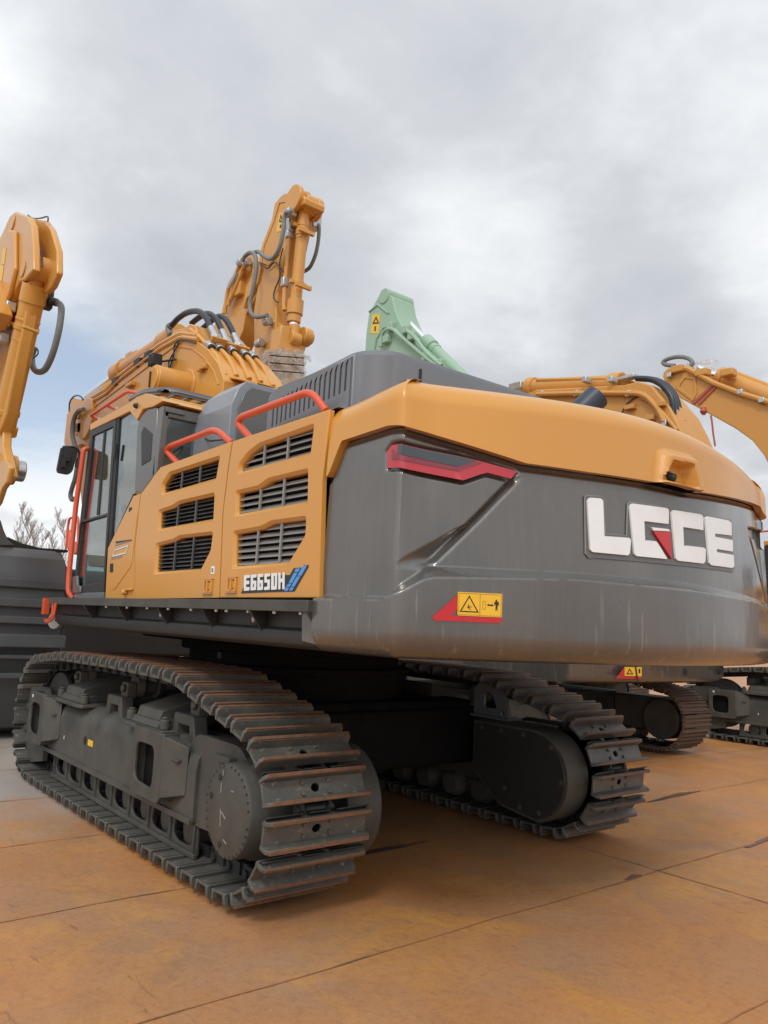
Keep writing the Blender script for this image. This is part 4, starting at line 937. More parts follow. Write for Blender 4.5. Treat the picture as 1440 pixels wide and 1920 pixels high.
# air box
ya = -2.37; Xr = 4.60; ztp = 3.12
prof_f = [(ya, 2.45), (ya, 2.93), (ya - .045, 3.06), (ya - .10, ztp), (-3.0, ztp + .01), (-3.0, 2.45)]
n = len(prof_f); fx = [5.18, 5.18, 5.06, 4.96, 4.96, 5.18]; v = [(Xr, y, z) for y, z in prof_f] + [(x, y, z) for x, (y, z) in zip(fx, prof_f)]
b = MB(); b.add(v, [(i, (i + 1) % n, n + (i + 1) % n, n + i) for i in range(n)] + [tuple(range(n))[::-1], tuple(range(n, 2 * n))])
M['airbox'] = mat('pale_grey_housing_paint', (.24, .26, .285), .38, .1, col2=(.2, .215, .23), nscale=2, coat=.3)
ab = b.build('air_filter_box', 'airbox', main, bevel=.006, seg=2, sharp=12)
q = [(ya - .05, 2.5), (ya - .05, 2.92), (ya - .095, 3.04), (ya - .14, 3.085), (-2.95, 3.09), (-2.95, 2.5)]
b = MB(); b.slab(q, [], 0, .008, rearf(Xr)); b.box(Xr - .016, Xr - .008, ya - .34, ya - .6, 3.025, 3.033); rp = b.build('rear_plate', 'grey', ab, bevel=.004)
b = MB(); b.box(Xr - .03, Xr, ya - .03, ya - .14, 2.60, 2.66); b.build('label_block', 'white', ab, bevel=.004)
b = MB(); b.tube(bend_path([P(385, 822, 1, ya + .005), P(392, 827, 1, ya + .03), P(423, 824, 1, ya + .03), P(416, 818, 1, ya + .005)], .02), .006); b.build('grab_handle', 'dark', ab)
b = MB(); b.lathe((5.02, -2.62, 3.0), (0, 0, 1), [(0, .09), (.06, .09), (.12, .08), (.17, .055), (.19, .01)], 24); b.build('warning_beacon', 'beacon', main)
def rail(name, pts, r, parent=main, rb=.06): b = MB(); b.tube(bend_path(pts, rb, 6), r, 12); return b.build(name, 'orange', parent)
YR = -2.16
rail('handrail', [P(470, 822, 1, YR - .03), P(445, 793, 1, YR), P(452, 782, 1, YR), P(583, 733, 1, YR), P(611, 770, 1, YR - .03)], .021, rb=.09)
rail('handrail', [P(336, 871, 1, YR - .03), P(312, 846, 1, YR), P(318, 837, 1, YR), P(405, 804, 1, YR), P(434, 831, 1, YR - .03)], .021, rb=.09)

# ------------------------------------------------------------------ cab
YCb = -2.10
cab = None
def cabp(name, px_outer, px_holes, mt, c0, c1, parent, bevel=.004, Y=YCb, label=None):
    b = MB(); b.slab(PY(YCb, px_outer), [PY(YCb, h) for h in px_holes], c0, c1, side(Y)); return b.build(name, mt, parent, bevel=bevel, label=label)
X0c, X1c = 5.12, 6.52      # rear and front of the cab
b = MB()
b.box(5.2, 6.60, YCb - .95, YCb - .03, 1.604, 1.66); b.box(6.50, 6.56, YCb - .06, YCb - .02, 1.6, 2.98); b.box(6.50, 6.56, YCb - .95, YCb - .90, 1.6, 2.98)
b.box(5.20, 6.56, YCb - .95, YCb - .90, 1.66, 2.15); b.box(5.20, 6.56, YCb - .95, YCb - .03, 2.93, 2.98); b.box(5.16, 5.22, YCb - .95, YCb - .88, 1.6, 2.98); b.box(5.16, 5.22, YCb - .95, YCb - .03, 1.6, 2.42); b.box(5.90, 5.96, YCb - .95, YCb - .90, 2.1, 2.98)
cab = b.build('cab', 'bluegrey', main, bevel=.008)
# rear corner pillar, wrapping the corner
pp = PY(YCb, [(258, 788), (263, 784), (272, 768), (293, 764), (289, 892), (262, 924), (252, 920)])
cabp('rear_pillar', [(257, 800), (263, 781), (275, 768), (294.5, 764), (290, 890), (265, 926), (252, 918)], [], 'grey', -.06, .0, cab, .01)
cabp('pillar_inset', [(265.5, 812), (270.5, 800), (286, 813.5), (283, 860), (281, 864), (266, 873)], [], 'chassis', .0, .004, cab, .002)
b = MB(); b.add([(5.17, YCb, 2.47), (5.17, YCb, 2.95), (5.10, YCb - .02, 2.95), (5.10, YCb - .02, 2.42)], [(0, 1, 2, 3)])
b.box(5.10, 5.17, YCb - .05, YCb - .0, 2.40, 2.96); b.box(5.10, 5.17, YCb - .95, YCb - .02, 2.89, 2.965); b.box(5.085, 5.11, YCb - .16, YCb - .02, 2.92, 2.955); b.box(5.10, 5.16, YCb - .95, YCb - .88, 2.4, 2.96); b.build('rear_frame', 'grey', cab, bevel=.005)
b = MB(); b.box(5.125, 5.131, YCb - .90, YCb - .04, 2.3, 2.9); b.build('rear_window', 'glass', cab)
# door
dr = cabp('cab_door', [(171, 809), (219, 787), (207, 960), (197, 1112), (140, 1112), (152, 980)], [[(176, 818), (214.5, 800), (204, 962), (158, 975)], [(156.5, 981), (203.5, 968), (197, 1078), (191, 1092), (145, 1100), (144, 1085)]], 'chassis', -.02, .012, cab, .005, label='dark framed cab door with sliding glass')
cabp('upper_glass', [(176, 818), (214.5, 800), (204, 962), (158, 975)], [], 'glass', -.004, -.001, dr, 0)
cabp('lower_glass', [(156.5, 981), (203.5, 968), (197, 1078), (191, 1092), (145, 1100), (144, 1085)], [], 'glass', -.004, -.001, dr, 0)
cabp('sliding_rail', [(195.5, 809), (198.5, 808), (186, 965), (182, 966)], [], 'dark', -.002, .006, dr, .002)
cabp('door_handle', [(142, 1082), (151, 1080), (152, 1097), (157, 1100), (157, 1112), (142, 1113)], [], 'grey', .012, .03, dr, .006)
b = MB(); b.tube([P(218, 832, 1, YCb + .02), P(214, 862, 1, YCb + .02)], .011, 8); b.build('hinge_rod', 'dark', dr)
cabp('door_sill', [(138, 1112), (198, 1111), (197, 1122), (137, 1122)], [], 'bluegrey', -.05, .016, cab, .004)
# fixed glass behind the door
cabp('side_glass', [(221, 790), (247, 773), (259, 790), (252, 918), (250, 928), (204, 1024), (209, 940)], [], 'glass', -.012, -.009, cab, 0)
cabp('glass_border', [(219, 787), (224, 784), (208, 1018), (250, 926), (253, 926), (201, 1030), (199, 1040)], [], 'dark', -.014, .002, cab, 0)
cabp('glass_band', [(222, 785), (238, 777), (231, 832), (223, 866), (226, 885), (214, 920), (218, 940), (206, 1018), (209, 950)], [], 'dark', -.03, -.016, cab, 0)
# roof cap, orange painted, with its rear visor
b = MB(); pts = PY(YCb, [(171, 808), (246, 772), (259, 789), (270, 768), (291, 763), (295, 760), (309, 752), (303, 745), (276, 738), (258, 745), (244, 756), (172, 795)])
b.slab(pts, [], -.12, .012, side(YCb)); roof = b.build('cab_roof', 'yellow', cab, bevel=.008, seg=3)
b = MB(); b.box(5.22, 6.6, YCb - .95, YCb - .10, 2.975, 3.07); b.slab(PY(YCb, [(276, 738), (303, 745), (309, 753), (296, 760), (290, 764), (282, 762), (270, 768)]), [], -.95, -.10, side(YCb)); b.build('roof_panel', 'yellow', roof, bevel=.02, seg=3)
b = MB(); q = P(257, 761, 1, YCb + .012); b.lathe(q, (0, 1, 0), [(0, .022), (.02, .018), (.03, .008)], 12); b.build('roof_lamp', 'dark', roof)
b = MB(); b.slab(PY(YCb, [(176, 802), (190, 783), (262, 741), (268, 745), (250, 752), (178, 800)]), [], -.14, -.10, side(YCb)); b.build('roof_window_frame', 'chassis', roof)
b = MB()
for q in ([(213, 765), (219, 762), (218, 755), (213, 759)], [(222, 760), (238, 752), (238, 743), (222, 752)], [(241, 751), (256, 744), (254, 738), (240, 742)]): b.slab(PY(YCb, q), [], -.13, -.12, side(YCb))
b.pieces('roof_glass', 'bluegrey', roof)
rail('roof_rail', [P(184, 786, 1, -2.24), P(170, 779, 1, -2.18), P(240, 733, 1, -2.18), P(264, 739, 1, -2.24)], .014, roof, .05)
rail('roof_rail', [P(201, 761, 1, -2.18), P(216, 767, 1, -2.24)], .012, roof)
b = MB()
for q in (P(186, 786, 1, -2.24), P(219, 766, 1, -2.24), P(265, 738, 1, -2.24)): b.lathe(q - Vector((0, 0, .01)), (0, 0, 1), [(0, .014), (.02, .014), (.025, .006)], 8)
b.pieces('rail_bolt', 'zinc', roof)
# front windscreen, seat, console, mesh guard, far window
b = MB(); b.box(6.535, 6.54, YCb - .90, YCb - .06, 1.7, 2.93); b.build('windscreen', 'glass', cab)
b = MB(); b.box(5.25, 6.5, YCb - .93, YCb - .925, 2.15, 2.93); b.build('far_window', 'glass', cab)
b = MB()
for i in range(12): x = 5.3 + i * .105; b.box(x - .004, x + .004, YCb - .96, YCb - .952, 1.75, 2.93)
for i in range(12): z = 1.78 + i * .1; b.box(5.25, 6.5, YCb - .951, YCb - .943, z - .004, z + .004)
b.build('guard_mesh', 'chassis', cab)
b = MB(); b.slab(round_poly([(5.35, 1.95), (5.42, 2.55), (5.5, 2.62), (5.56, 2.55), (5.52, 2.06), (5.85, 2.04), (5.88, 1.95)], .05), [], -.66, -.26, side(YCb)); b.slab(round_poly([(5.42, 2.6), (5.44, 2.78), (5.5, 2.8), (5.54, 2.6)], .03), [], -.58, -.34, side(YCb)); b.box(5.45, 5.8, YCb - .6, YCb - .32, 1.66, 1.95); b.build('operator_seat', 'seat', cab, bevel=.02)
b = MB(); b.box(5.6, 6.1, YCb - .2, YCb - .12, 1.66, 2.12); b.cyl((6.05, YCb - .16, 2.1), (6.08, YCb - .16, 2.32), .014); b.lathe((6.08, YCb - .16, 2.3), (0, 0, 1), [(0, .02), (.05, .026), (.07, .01)], 10); b.box(6.3, 6.45, YCb - .55, YCb - .35, 1.66, 2.2); b.build('control_console', 'seat', cab, bevel=.01)
b = MB(); b.slab(PY(YCb, [(184, 1030), (198, 1028), (192, 1060), (180, 1084)]), [], -.10, -.09, side(YCb)); b.build('hanging_sheet', 'pale', cab)
# mirror, long grab rail, front rails
b = MB(); mq = [P(u, v, 0, 6.72) for u, v in ((119, 838), (144, 844), (134, 884), (127, 891), (107, 887), (105, 881), (113, 840))]
mp = round_poly([(q.y, q.z) for q in mq], .03, 4); b.slab(mp, [], 0, .035, rearf(6.72)); q = P(123, 858, 0, 6.68); b.box(6.66, 6.69, q.y - .03, q.y + .02, q.z - .03, q.z + .03); b.box(6.655, 6.69, q.y - .0, q.y + .03, q.z - .09, q.z - .01)
mi = b.build('mirror', 'dark', main, bevel=.012, seg=3)
b = MB(); b.tube(bend_path([P(118, 838, 0, 6.71), P(140, 838, 0, 6.71), P(149, 846, 0, 6.71), P(150, 862, 0, 6.71)], .03), .011, 8); b.cyl(P(150, 860, 0, 6.71), P(146, 876, 0, 6.71), .028); b.build('mirror_arm', 'dark', mi)
rail('grab_rail', [P(168, 841, 1, -2.10), P(157, 842, 1, -2.05), P(142, 950, 1, -2.05), P(129, 1080, 1, -2.05), P(128, 1110, 1, -2.05), P(136, 1121, 1, -2.08)], .021, rb=.05)
rail('front_step_rail', [P(124, 1025, 1, -2.42), P(129, 972, 1, -2.42), P(147, 968, 1, -2.42), P(146, 1020, 1, -2.42)], .012)
b = MB(); b.slab(PY(-2.42, [(123, 1000), (130, 992), (131, 1030), (122, 1028)]), [], -.05, 0, side(-2.42)); b.slab(PY(-2.42, [(138, 1016), (144, 1014), (142, 1038), (137, 1040)]), [], -.05, 0, side(-2.42)); b.pieces('step_bracket', 'orange', main, bevel=.01)
# sun guard over the rear of the cab roof
b = MB(); z = 3.19
b.tube(bend_path([(5.95, -2.17, z), (5.62, -2.17, z), (5.44, -2.3, z), (5.44, -3.0, z)], .12), .012, 6)
pp = bend_path([(5.95, -2.17, z), (5.62, -2.17, z), (5.44, -2.3, z), (5.44, -3.0, z)], .12); v = []
for q in pp: v += [(q.x, q.y, z - .022), (q.x, q.y, z + .03)]
b.add(v, [(2 * i, 2 * i + 1, 2 * i + 3, 2 * i + 2) for i in range(len(pp) - 1)])
for k in range(7): y = -2.26 - k * .11; b.box(5.45, 6.15, y - .022, y + .022, z - .012, z + .002)
b.box(5.45, 5.5, -3.0, -2.2, z - .012, z + .001)
b.build('roof_guard', 'bluegrey', cab)

# ------------------------------------------------------------------ boom and arm of the front excavator
def hosetube(name, pts, r, m, parent, n=6, seg=10): b = MB(); b.tube(smooth_path(pts, n), r, seg); return b.build(name, m, parent)
BY0, BY1 = -3.40, -4.14
bt = PY(BY0, [c1(*q) for q in ((968, 915), (975, 865), (952, 795), (905, 730), (850, 690), (770, 678), (725, 712), (560, 842), (400, 965), (340, 1000))])
bo = bt + [(11.35, 3.95), (10.6, 3.72), (9.0, 3.72), (7.9, 3.42), (7.0, 2.75), (6.3, 1.75), (5.95, 1.6), (5.7, 1.75), (5.75, 2.4)]
b = MB(); b.slab(bo, [], BY1, BY0, lambda a, bb, c: (a, c, bb)); bm_ = b.build('boom', 'yellow', main, bevel=.02, seg=3)
b = MB(); arc = [Vector(p) for p in bt[:8]]
o = offset_poly(bo, -.10)
b.tube([(x, BY0 + .004, z) for x, z in o[1:9]], .008, 6); b.build('weld_seam', 'yellow', bm_)
p = P(*c1(700, 868), 1, -3.1); b = MB(); b.cyl((p.x, -3.42, p.z), (p.x, -3.02, p.z), .155, n=36); b.cyl((p.x, -3.06, p.z), (p.x, -3.0, p.z), .135, n=32); b.cyl((p.x, -3.44, p.z), (p.x, -3.38, p.z), .20, n=36); b.build('cylinder_boss', 'yellow', bm_, bevel=.01)
b = MB(); q = P(*c1(662, 868), 1, -3.0); b.box(p.x + .02, p.x + .04, -3.0, -2.985, p.z - .09, p.z + .08); b.build('pin_retainer', 'chassis', bm_)
q = P(*c1(890, 812), 1, BY0); b = MB(); b.box(q.x - .09, q.x + .09, BY0, BY0 + .05, q.z - .03, q.z + .02); b.box(q.x + .0, q.x + .04, BY0, BY0 + .07, q.z - .05, q.z - .0); b.build('hose_bracket', 'yellow', bm_, bevel=.006)
q = P(*c1(578, 886), 1, BY0); b = MB(); b.box(q.x - .1, q.x + .1, BY0, BY0 + .06, q.z - .03, q.z + .02); b.build('hose_bracket', 'yellow', bm_, bevel=.006)
q = P(*c1(684, 785), 1, BY0 + .12); b = MB(); b.box(q.x - .06, q.x + .08, BY0 + .08, BY0 + .2, q.z - .06, q.z + .08); b.cyl((q.x, BY0 + .1, q.z), (q.x - .3, BY0 + .02, q.z - .02), .012); b.build('boom_lamp', 'dark', bm_, bevel=.012)
hosetube('cable', [P(*c1(*q), 1, BY0 + .02) for q in ((735, 830), (755, 760), (760, 715), (790, 690), (850, 705))], .009, 'hoseblack', bm_)
hosetube('cable', [P(*c1(*q), 1, BY0 + .02) for q in ((742, 830), (735, 790), (765, 730), (780, 700))], .009, 'hoseblack', bm_)
b = MB(); tab = PY(BY0 - .05, [c1(*q) for q in ((735, 700), (752, 648), (800, 640), (828, 620), (850, 628), (868, 690), (800, 700))]); b.slab(tab, [], -.5, 0, side(BY0 - .05)); b.build('hose_mount', 'yellow', bm_, bevel=.012)
pipes = [(-3.45, ((-20, -12), (70, 55), (180, 170), (250, 245), (340, 350), (392, 470), (450, 610))), (-3.57, ((300, 110), (335, 200), (390, 262), (480, 355), (535, 450), (600, 615))), (-3.71, ((465, 150), (500, 230), (560, 295), (655, 395), (705, 520), (775, 655))),
         (-3.85, ((630, 190), (665, 265), (725, 335), (815, 430), (860, 540), (930, 695))), (-4.00, ((640, 150), (720, 240), (850, 385), (945, 470), (1010, 600), (1095, 755)))]
for y, pl in pipes:
    b = MB(); b.tube(bend_path([P(*cg(*q), 1, y) for q in pl], .15, 5), .028, 10); b.build('hydraulic_pipe', 'yellow', bm_)
for y, q0, q1 in ((-3.45, (215, 185), (275, 240)), (-3.57, (345, 215), (400, 265)), (-3.71, (515, 250), (575, 300)), (-3.85, (685, 300), (745, 345)), (-4.00, (790, 330), (865, 385))):
    b = MB(); a, c = P(*cg(*q0), 1, y), P(*cg(*q1), 1, y); b.cyl(a, a.lerp(c, .75), .046, n=12); b.mat(1).cyl(a.lerp(c, .78), c, .04, n=12); b.build('pipe_clamp', ['zinc', 'dark'], bm_, bevel=.006)
b = MB()
for y, pl in ((-3.50, ((432, 600), (650, 640), (652, 668), (425, 640))), (-3.78, ((700, 650), (910, 700), (905, 720), (700, 680)))):
    b.slab(PY(y, [cg(*q) for q in pl]), [], -.2, .02, side(y))
b.pieces('pipe_bar', 'yellow', bm_, bevel=.008)
hoses = [(-3.57, ((935, 672), (915, 632), (895, 590), (862, 566), (815, 572), (775, 598), (748, 628))), (-3.71, ((982, 690), (962, 640), (940, 598), (905, 576), (868, 592), (835, 618))), (-3.85, ((1035, 705), (1015, 660), (990, 612), (962, 588), (925, 604), (868, 655)))]
for y, pl in hoses:
    pts = [P(*c1(*q), 1, y) for q in pl]
    h = hosetube('hydraulic_hose', pts, .035, 'hoseblack', main)
    b = MB(); d = (pts[1] - pts[0]).normalized(); b.cyl(pts[0] - d * .02, pts[0] + d * .16, .046, .041, n=12); b.cyl(pts[0] - d * .1, pts[0] - d * .02, .06, n=6); b.build('hose_ferrule', 'zinc', h, bevel=.004)
    b = MB(); b.bar(pts[0] - d * .14 - Vector((0, .09, 0)), pts[0] - d * .14 + Vector((0, .09, 0)), .12, .03, up=d); b.build('hose_flange', 'yellow', h, bevel=.006)
hosetube('elbow_fitting', [P(*c1(*q), 1, -3.62) for q in ((748, 626), (735, 635), (738, 660), (745, 670))], .04, 'hosegrey', main)
for off, y in ((0, -3.45), (16, -3.40)):
    b = MB(); b.tube(bend_path([P(*c1(x, v + off), 1, y) for x, v in ((862, 672), (790, 662), (700, 712), (520, 850), (470, 905), (400, 945))], .1), .026 if off else .034, 8); b.build('top_pipe', 'yellow', bm_)
for q in ((655, 768), (608, 800), (512, 880)):
    b = MB(); a = P(*c1(*q), 1, -3.43); b.box(a.x - .09, a.x + .09, -3.38, -3.5, a.z - .05, a.z + .07); b.build('pipe_clamp', 'chassis', bm_, bevel=.008)
ac = MB(); a, c = P(*c1(515, 842), 1, -3.77), P(*c1(735, 700), 1, -3.77); d = (c - a).normalized(); ac.cyl(a, c, .13, n=28); ac.cyl(a, a + d * .3, .16, n=28); ac.cyl(c - d * .1, c + d * .3, .16, n=28)
acy = ac.build('arm_cylinder', 'yellow', main, bevel=.01)
b = MB(); b.cyl(P(*c1(515, 842), 1, -3.77), P(*c1(372, 948), 1, -3.77), .075, n=20); b.build('cylinder_rod', 'chrome', acy)
b = MB()
for q in ((540, 808), (575, 780), (600, 775)): a = P(*c1(*q), 1, -3.72); b.box(a.x - .1, a.x + .1, -3.65, -3.9, a.z - .06, a.z + .1)
b.pieces('cylinder_port', 'yellow', acy, bevel=.015)
AYm = -3.42
op = PY(AYm, [ck(*q) for q in ((232, 215), (275, 188), (330, 205), (400, 212), (445, 300), (545, 300), (620, 420), (640, 640), (560, 820), (470, 790), (440, 800), (350, 815), (310, 850), (155, 850), (145, 770), (185, 412), (215, 372), (230, 300))])
b = MB(); b.slab(op, [], -.66, 0, side(AYm)); arm = b.build('arm', 'yellow', main, bevel=.02, seg=3)
lo = PY(AYm - .08, [(149, 825), (300, 810), (270, 940), (252, 1060), (165, 1062), (152, 940), (146, 880)])
b = MB(); b.slab(lo, [], -.5, 0, side(AYm - .08)); b.build('arm_lower', 'yellow', arm, bevel=.015)
bp_ = PY(AYm + .03, [ck(*q) for q in ((345, 520), (400, 530), (395, 640), (350, 690), (285, 690), (330, 640))]); b = MB(); b.slab(bp_, [], -.02, .06, side(AYm)); b.build('valve_bracket', 'yellow', arm, bevel=.01)
b = MB(); b.slab(PY(AYm + .03, [ck(*q) for q in ((318, 535), (340, 535), (335, 640), (312, 650))]), [], .0, .10, side(AYm)); b.build('valve_block', 'zinc', arm, bevel=.006)
b = MB(); q = P(*ck(405, 400), 1, AYm); b.cyl((q.x, AYm, q.z), (q.x, AYm + .08, q.z), .1, n=24); q = P(*ck(480, 480), 1, AYm); b.cyl((q.x, AYm, q.z), (q.x, AYm + .06, q.z), .3, n=32); b.build('arm_pin', 'yellow', arm, bevel=.01)
hosetube('hydraulic_hose', [P(*ck(*q), 1, AYm + .12) for q in ((410, 345), (350, 355), (295, 430), (262, 560), (258, 680), (285, 810), (318, 900), (325, 1050), (300, 1250), (255, 1400), (232, 1500), (250, 1560), (280, 1550))], .032, 'hosegrey', main)
hosetube('cable', [P(*ck(*q), 1, AYm) for q in ((214, 372), (222, 250), (270, 175), (330, 155), (380, 178), (402, 215))], .012, 'hoseblack', arm)

# ------------------------------------------------------------------ the other machines
GRP = 'excavators parked in the yard'
def simple_body(root, x0, y0, y1, zc, paint, cwmat='chassis', L_=4.4, zdeck=1.35, zt=2.6, keep_tracks=True):
    """tracks, frame, house and counterweight; x0 is the rear of the tracks"""
    yc = (y0 + y1) / 2
    for yt in (y0, y1):
        b = MB(); res, st = track_path((x0 + .45, .44), .36, (x0 + L_ - .5, .47), .38, ((x0 + 1.1, .93), (x0 + 2.2, .95), (x0 + L_ - 1.1, .92)), .17)
        mid = Vector((x0 + L_ / 2, .45)); sm = MB(); sm.box(-.082, .082, -.34, .34, .015, .035)
        for t0 in (-.05, .01, .06): sm.box(t0 - .009, t0 + .009, -.34, .34, .035, .062)
        lk_ = MB(); 
        for sy in (-1, 1): lk_.box(-.07, .07, sy * .08 - .02, sy * .08 + .02, -.05, .02)
        for a, c in res:
            d = (c - a).normalized(); n = Vector((-d.y, d.x)); m = (a + c) / 2; X = Matrix(((d.x, 0, n.x, m.x), (0, 1, 0, yt), (d.y, 0, n.y, m.y), (0, 0, 0, 1)))
            if n.dot(m - mid) < 0: X = X @ Matrix.Diagonal((-1, 1, -1, 1))
            b.mat(0).add([X @ v for v in sm.v], sm.f); b.mat(1).add([X @ v for v in lk_.v], lk_.f)
        tk = b.build('crawler_track', ['browngrouser', 'chassis'], root, sharp=30)
        b = MB(); b.box(x0 + .9, x0 + L_ - .9, yt - .2, yt + .2, .25, .68); b.cyl((x0 + .45, yt - .26, .44), (x0 + .45, yt + .26, .44), .27, n=32); b.cyl((x0 + L_ - .5, yt - .1, .47), (x0 + L_ - .5, yt + .1, .47), .34, n=32); b.box(x0 + .45, x0 + 1.2, yt - .22, yt + .22, .28, .72)
        tf = b.build('track_frame', 'frame', root, bevel=.02)
        for k in range(6): b = MB(); b.cyl((x0 + 1.0 + k * .45, yt - .2, .2), (x0 + 1.0 + k * .45, yt + .2, .2), .1, n=16); b.build('bottom_roller', 'frame', tf)
    b = MB(); b.box(x0 + 1.3, x0 + L_ - 1.3, min(y0, y1), max(y0, y1), .4, .75); b.cyl((x0 + L_ / 2, yc, .7), (x0 + L_ / 2, yc, zc + .05), .7, n=32); b.build('car_body', 'chassis', root, bevel=.02)
    return yc
def near_decal(parent, pts, x, red, th=.004):
    b = MB(); b.slab(PX(x, red), [], 0, th, rearf(x)); b.build('red_marking', 'red', parent)
    b = MB(); b.slab(PX(x, pts), [], th, th * 2, rearf(x)); d = b.build('warning_decal', 'decal', parent)
    return d

# A: second machine along, seen under and over the counterweight
ORG = Vector((7.6, -8.7, 0)); A = thing('crawler_excavator', 'excavator next in line, its boom showing over the orange cap and its track below', 'excavator', ORG, GRP)
simple_body(A, 5.42, -10.05, -7.35, 1.0, 'yellow_far', zdeck=1.2)
XA = 5.05
b = MB()
bl, br = P(1128, 1276, 0, XA), P(1372, 1283, 0, XA); zb0 = (bl.z + br.z) / 2 - .015
secp = [(.0, 1.9), (.0, zb0 + .09), (.03, zb0 + .03), (.1, zb0), (1.6, zb0), (1.6, 1.9)]
n = len(secp); v = []
ys = [-6.95] + [-7.0 - i * .35 for i in range(10)] + [-10.4]; ys = [-6.98 + (-10.38 + 6.98) * i / 12 for i in range(13)]
for i, y in enumerate(ys): e_ = .22 * (abs(i - 6) / 6) ** 3; v += [(XA + dx * (1) + e_, y, z) for dx, z in secp]
b.add(v, [(i * n + j, i * n + (j + 1) % n, (i + 1) * n + (j + 1) % n, (i + 1) * n + j) for i in range(12) for j in range(n)] + [tuple(range(n))[::-1], tuple(range(12 * n, 13 * n))])
acw = b.build('counterweight', 'cw', A, bevel=.01)
for u in (1285, 1351): q = P(u, 1259, 0, XA - .004); b = MB(); b.cyl((XA - .004, q.y, q.z), (XA + .02, q.y, q.z), .045, n=20); b.build('lifting_pocket', 'darkint', acw)
XA2 = XA - .003
near_decal(acw, [(1170.5, 1250.5), (1202, 1251), (1202, 1268), (1170.5, 1267)], XA2, [(1170.5, 1251), (1155, 1272), (1201, 1273), (1202, 1268)])
b = MB(); q = PX(XA2, [(1179, 1253), (1186, 1264), (1173, 1264)]); b.slab(q, [offset_poly(q, -.012)], 0, .003, rearf(XA2 - .0085)); b.slab(PX(XA2, [(1196, 1254), (1199, 1254), (1199, 1262), (1196, 1262)]), [], 0, .003, rearf(XA2 - .0085)); b.pieces('decal_symbol', 'black', acw)
q0, q1 = P(1192, 1250, 0, XA - .02), P(1198, 1287, 0, XA - .02); b = MB(); b.tube([q0, (q0 + q1) / 2 + Vector((0, .005, 0)), q1], .008, 6); b.build('hanging_cable', 'hoseblack', acw)
b = MB(); b.box(5.9, 9.6, -10.35, -7.05, 1.02, 1.22); b.box(5.4, 7.2, -10.3, -7.1, 1.22, 2.25); b.box(7.2, 9.3, -10.3, -9.4, 1.22, 1.9); b.build('house', 'grey', A, bevel=.04)
b = MB(); b.box(7.7, 9.3, -8.0, -7.1, 1.22, 2.7); b.build('cab', 'chassis', A, bevel=.05)
def cpx(pts): return [c8(*q) for q in pts]
ap = PY(-8.35, cpx(((1152, 560), (1130, 510), (1100, 450), (1062, 405), (1035, 372), (990, 360), (940, 372), (640, 388), (610, 400)))) + [(8.6, 4.75), (9.6, 4.2), (9.4, 3.9), (8.0, 4.0), (6.6, 4.05), (5.9, 3.6), (6.3, 1.5), (5.8, 1.4), (5.0, 3.2)]
b = MB(); b.slab(ap, [], -.7, 0, side(-8.35)); ab_ = b.build('boom', 'yellow_far', A, bevel=.02, seg=3)
o = offset_poly(ap, -.12); b = MB(); b.tube([(x, -8.346, z) for x, z in o[1:7]], .01, 6); b.build('weld_seam', 'yellow_far', ab_)
for y, pts, r in ((-8.3, ((1080, 500), (1060, 455), (1010, 402), (870, 400), (640, 405)), .035), (-8.5, ((985, 372), (940, 352), (800, 352), (640, 356)), .03), (-8.32, ((1125, 530), (1050, 440), (1000, 415)), .025), (-8.6, ((1150, 500), (1100, 455), (1075, 430)), .03)):
    b = MB(); b.tube(bend_path([P(*c8(*q), 1, y) for q in pts], .2), r, 8); b.build('hydraulic_pipe', 'yellow_far', ab_)
b = MB(); a, c = P(*c8(612, 384), 1, -8.6), P(*c8(935, 370), 1, -8.6); b.cyl(a, c, .13, n=24); b.cyl(a, a.lerp(c, .08), .16, n=24); b.cyl(a.lerp(c, .9), a.lerp(c, 1.0), .16, n=24); b.build('arm_cylinder', 'yellow_far', A, bevel=.01)
for q in ((805, 353), (895, 352), (655, 403), (955, 402), (775, 402), (1080, 505)):
    a = P(*c8(*q), 1, -8.3); b = MB(); b.box(a.x - .035, a.x + .035, -8.42, -8.28, a.z - .04, a.z + .04); b.build('pipe_clamp', 'zinc', ab_, bevel=.008)
b = MB(); a = P(*c8(578, 382), 1, -8.5); b.box(a.x - .12, a.x + .12, -8.6, -8.4, a.z - .05, a.z + .06); b.box(a.x - .2, a.x - .08, -8.55, -8.45, a.z - .08, a.z + .02); b.build('hose_coupling', 'zinc', A, bevel=.01)
b = MB(); a = P(*c8(960, 348), 1, -8.4); b.box(a.x - .1, a.x + .1, -8.46, -8.34, a.z - .02, a.z + .03); b.build('hose_coupling', 'zinc', A, bevel=.01)
for k, y in enumerate((-8.42, -8.58, -8.74)):
    dx = -k * 2; pts = [P(u + dx * 0, v, 1, y) for u, v in [c8(*q) for q in ((985 + k * 12, 350 + k), (1040 + k * 8, 355 + k), (1085 + k * 8, 385), (1110 + k * 8, 430), (1112 + k * 12, 490))]]
    h = hosetube('hydraulic_hose', pts, .038, 'hoseblack', A); b = MB(); b.cyl(pts[-1], pts[-1] - Vector((.0, 0, .16)), .055, n=12); b.build('hose_ferrule', 'zinc', h)
hosetube('cable', [P(*c8(*q), 1, -8.33) for q in ((930, 480), (950, 440), (990, 412), (1030, 418), (1035, 440))], .009, 'hoseblack', ab_)
for q in ((965, 450), (1032, 488), (1070, 440)): a = P(*c8(*q), 1, -8.33); b = MB(); b.box(a.x - .07, a.x + .07, -8.35, -8.28, a.z - .03, a.z + .03); b.build('hose_bracket', 'yellow_far', ab_, bevel=.006)

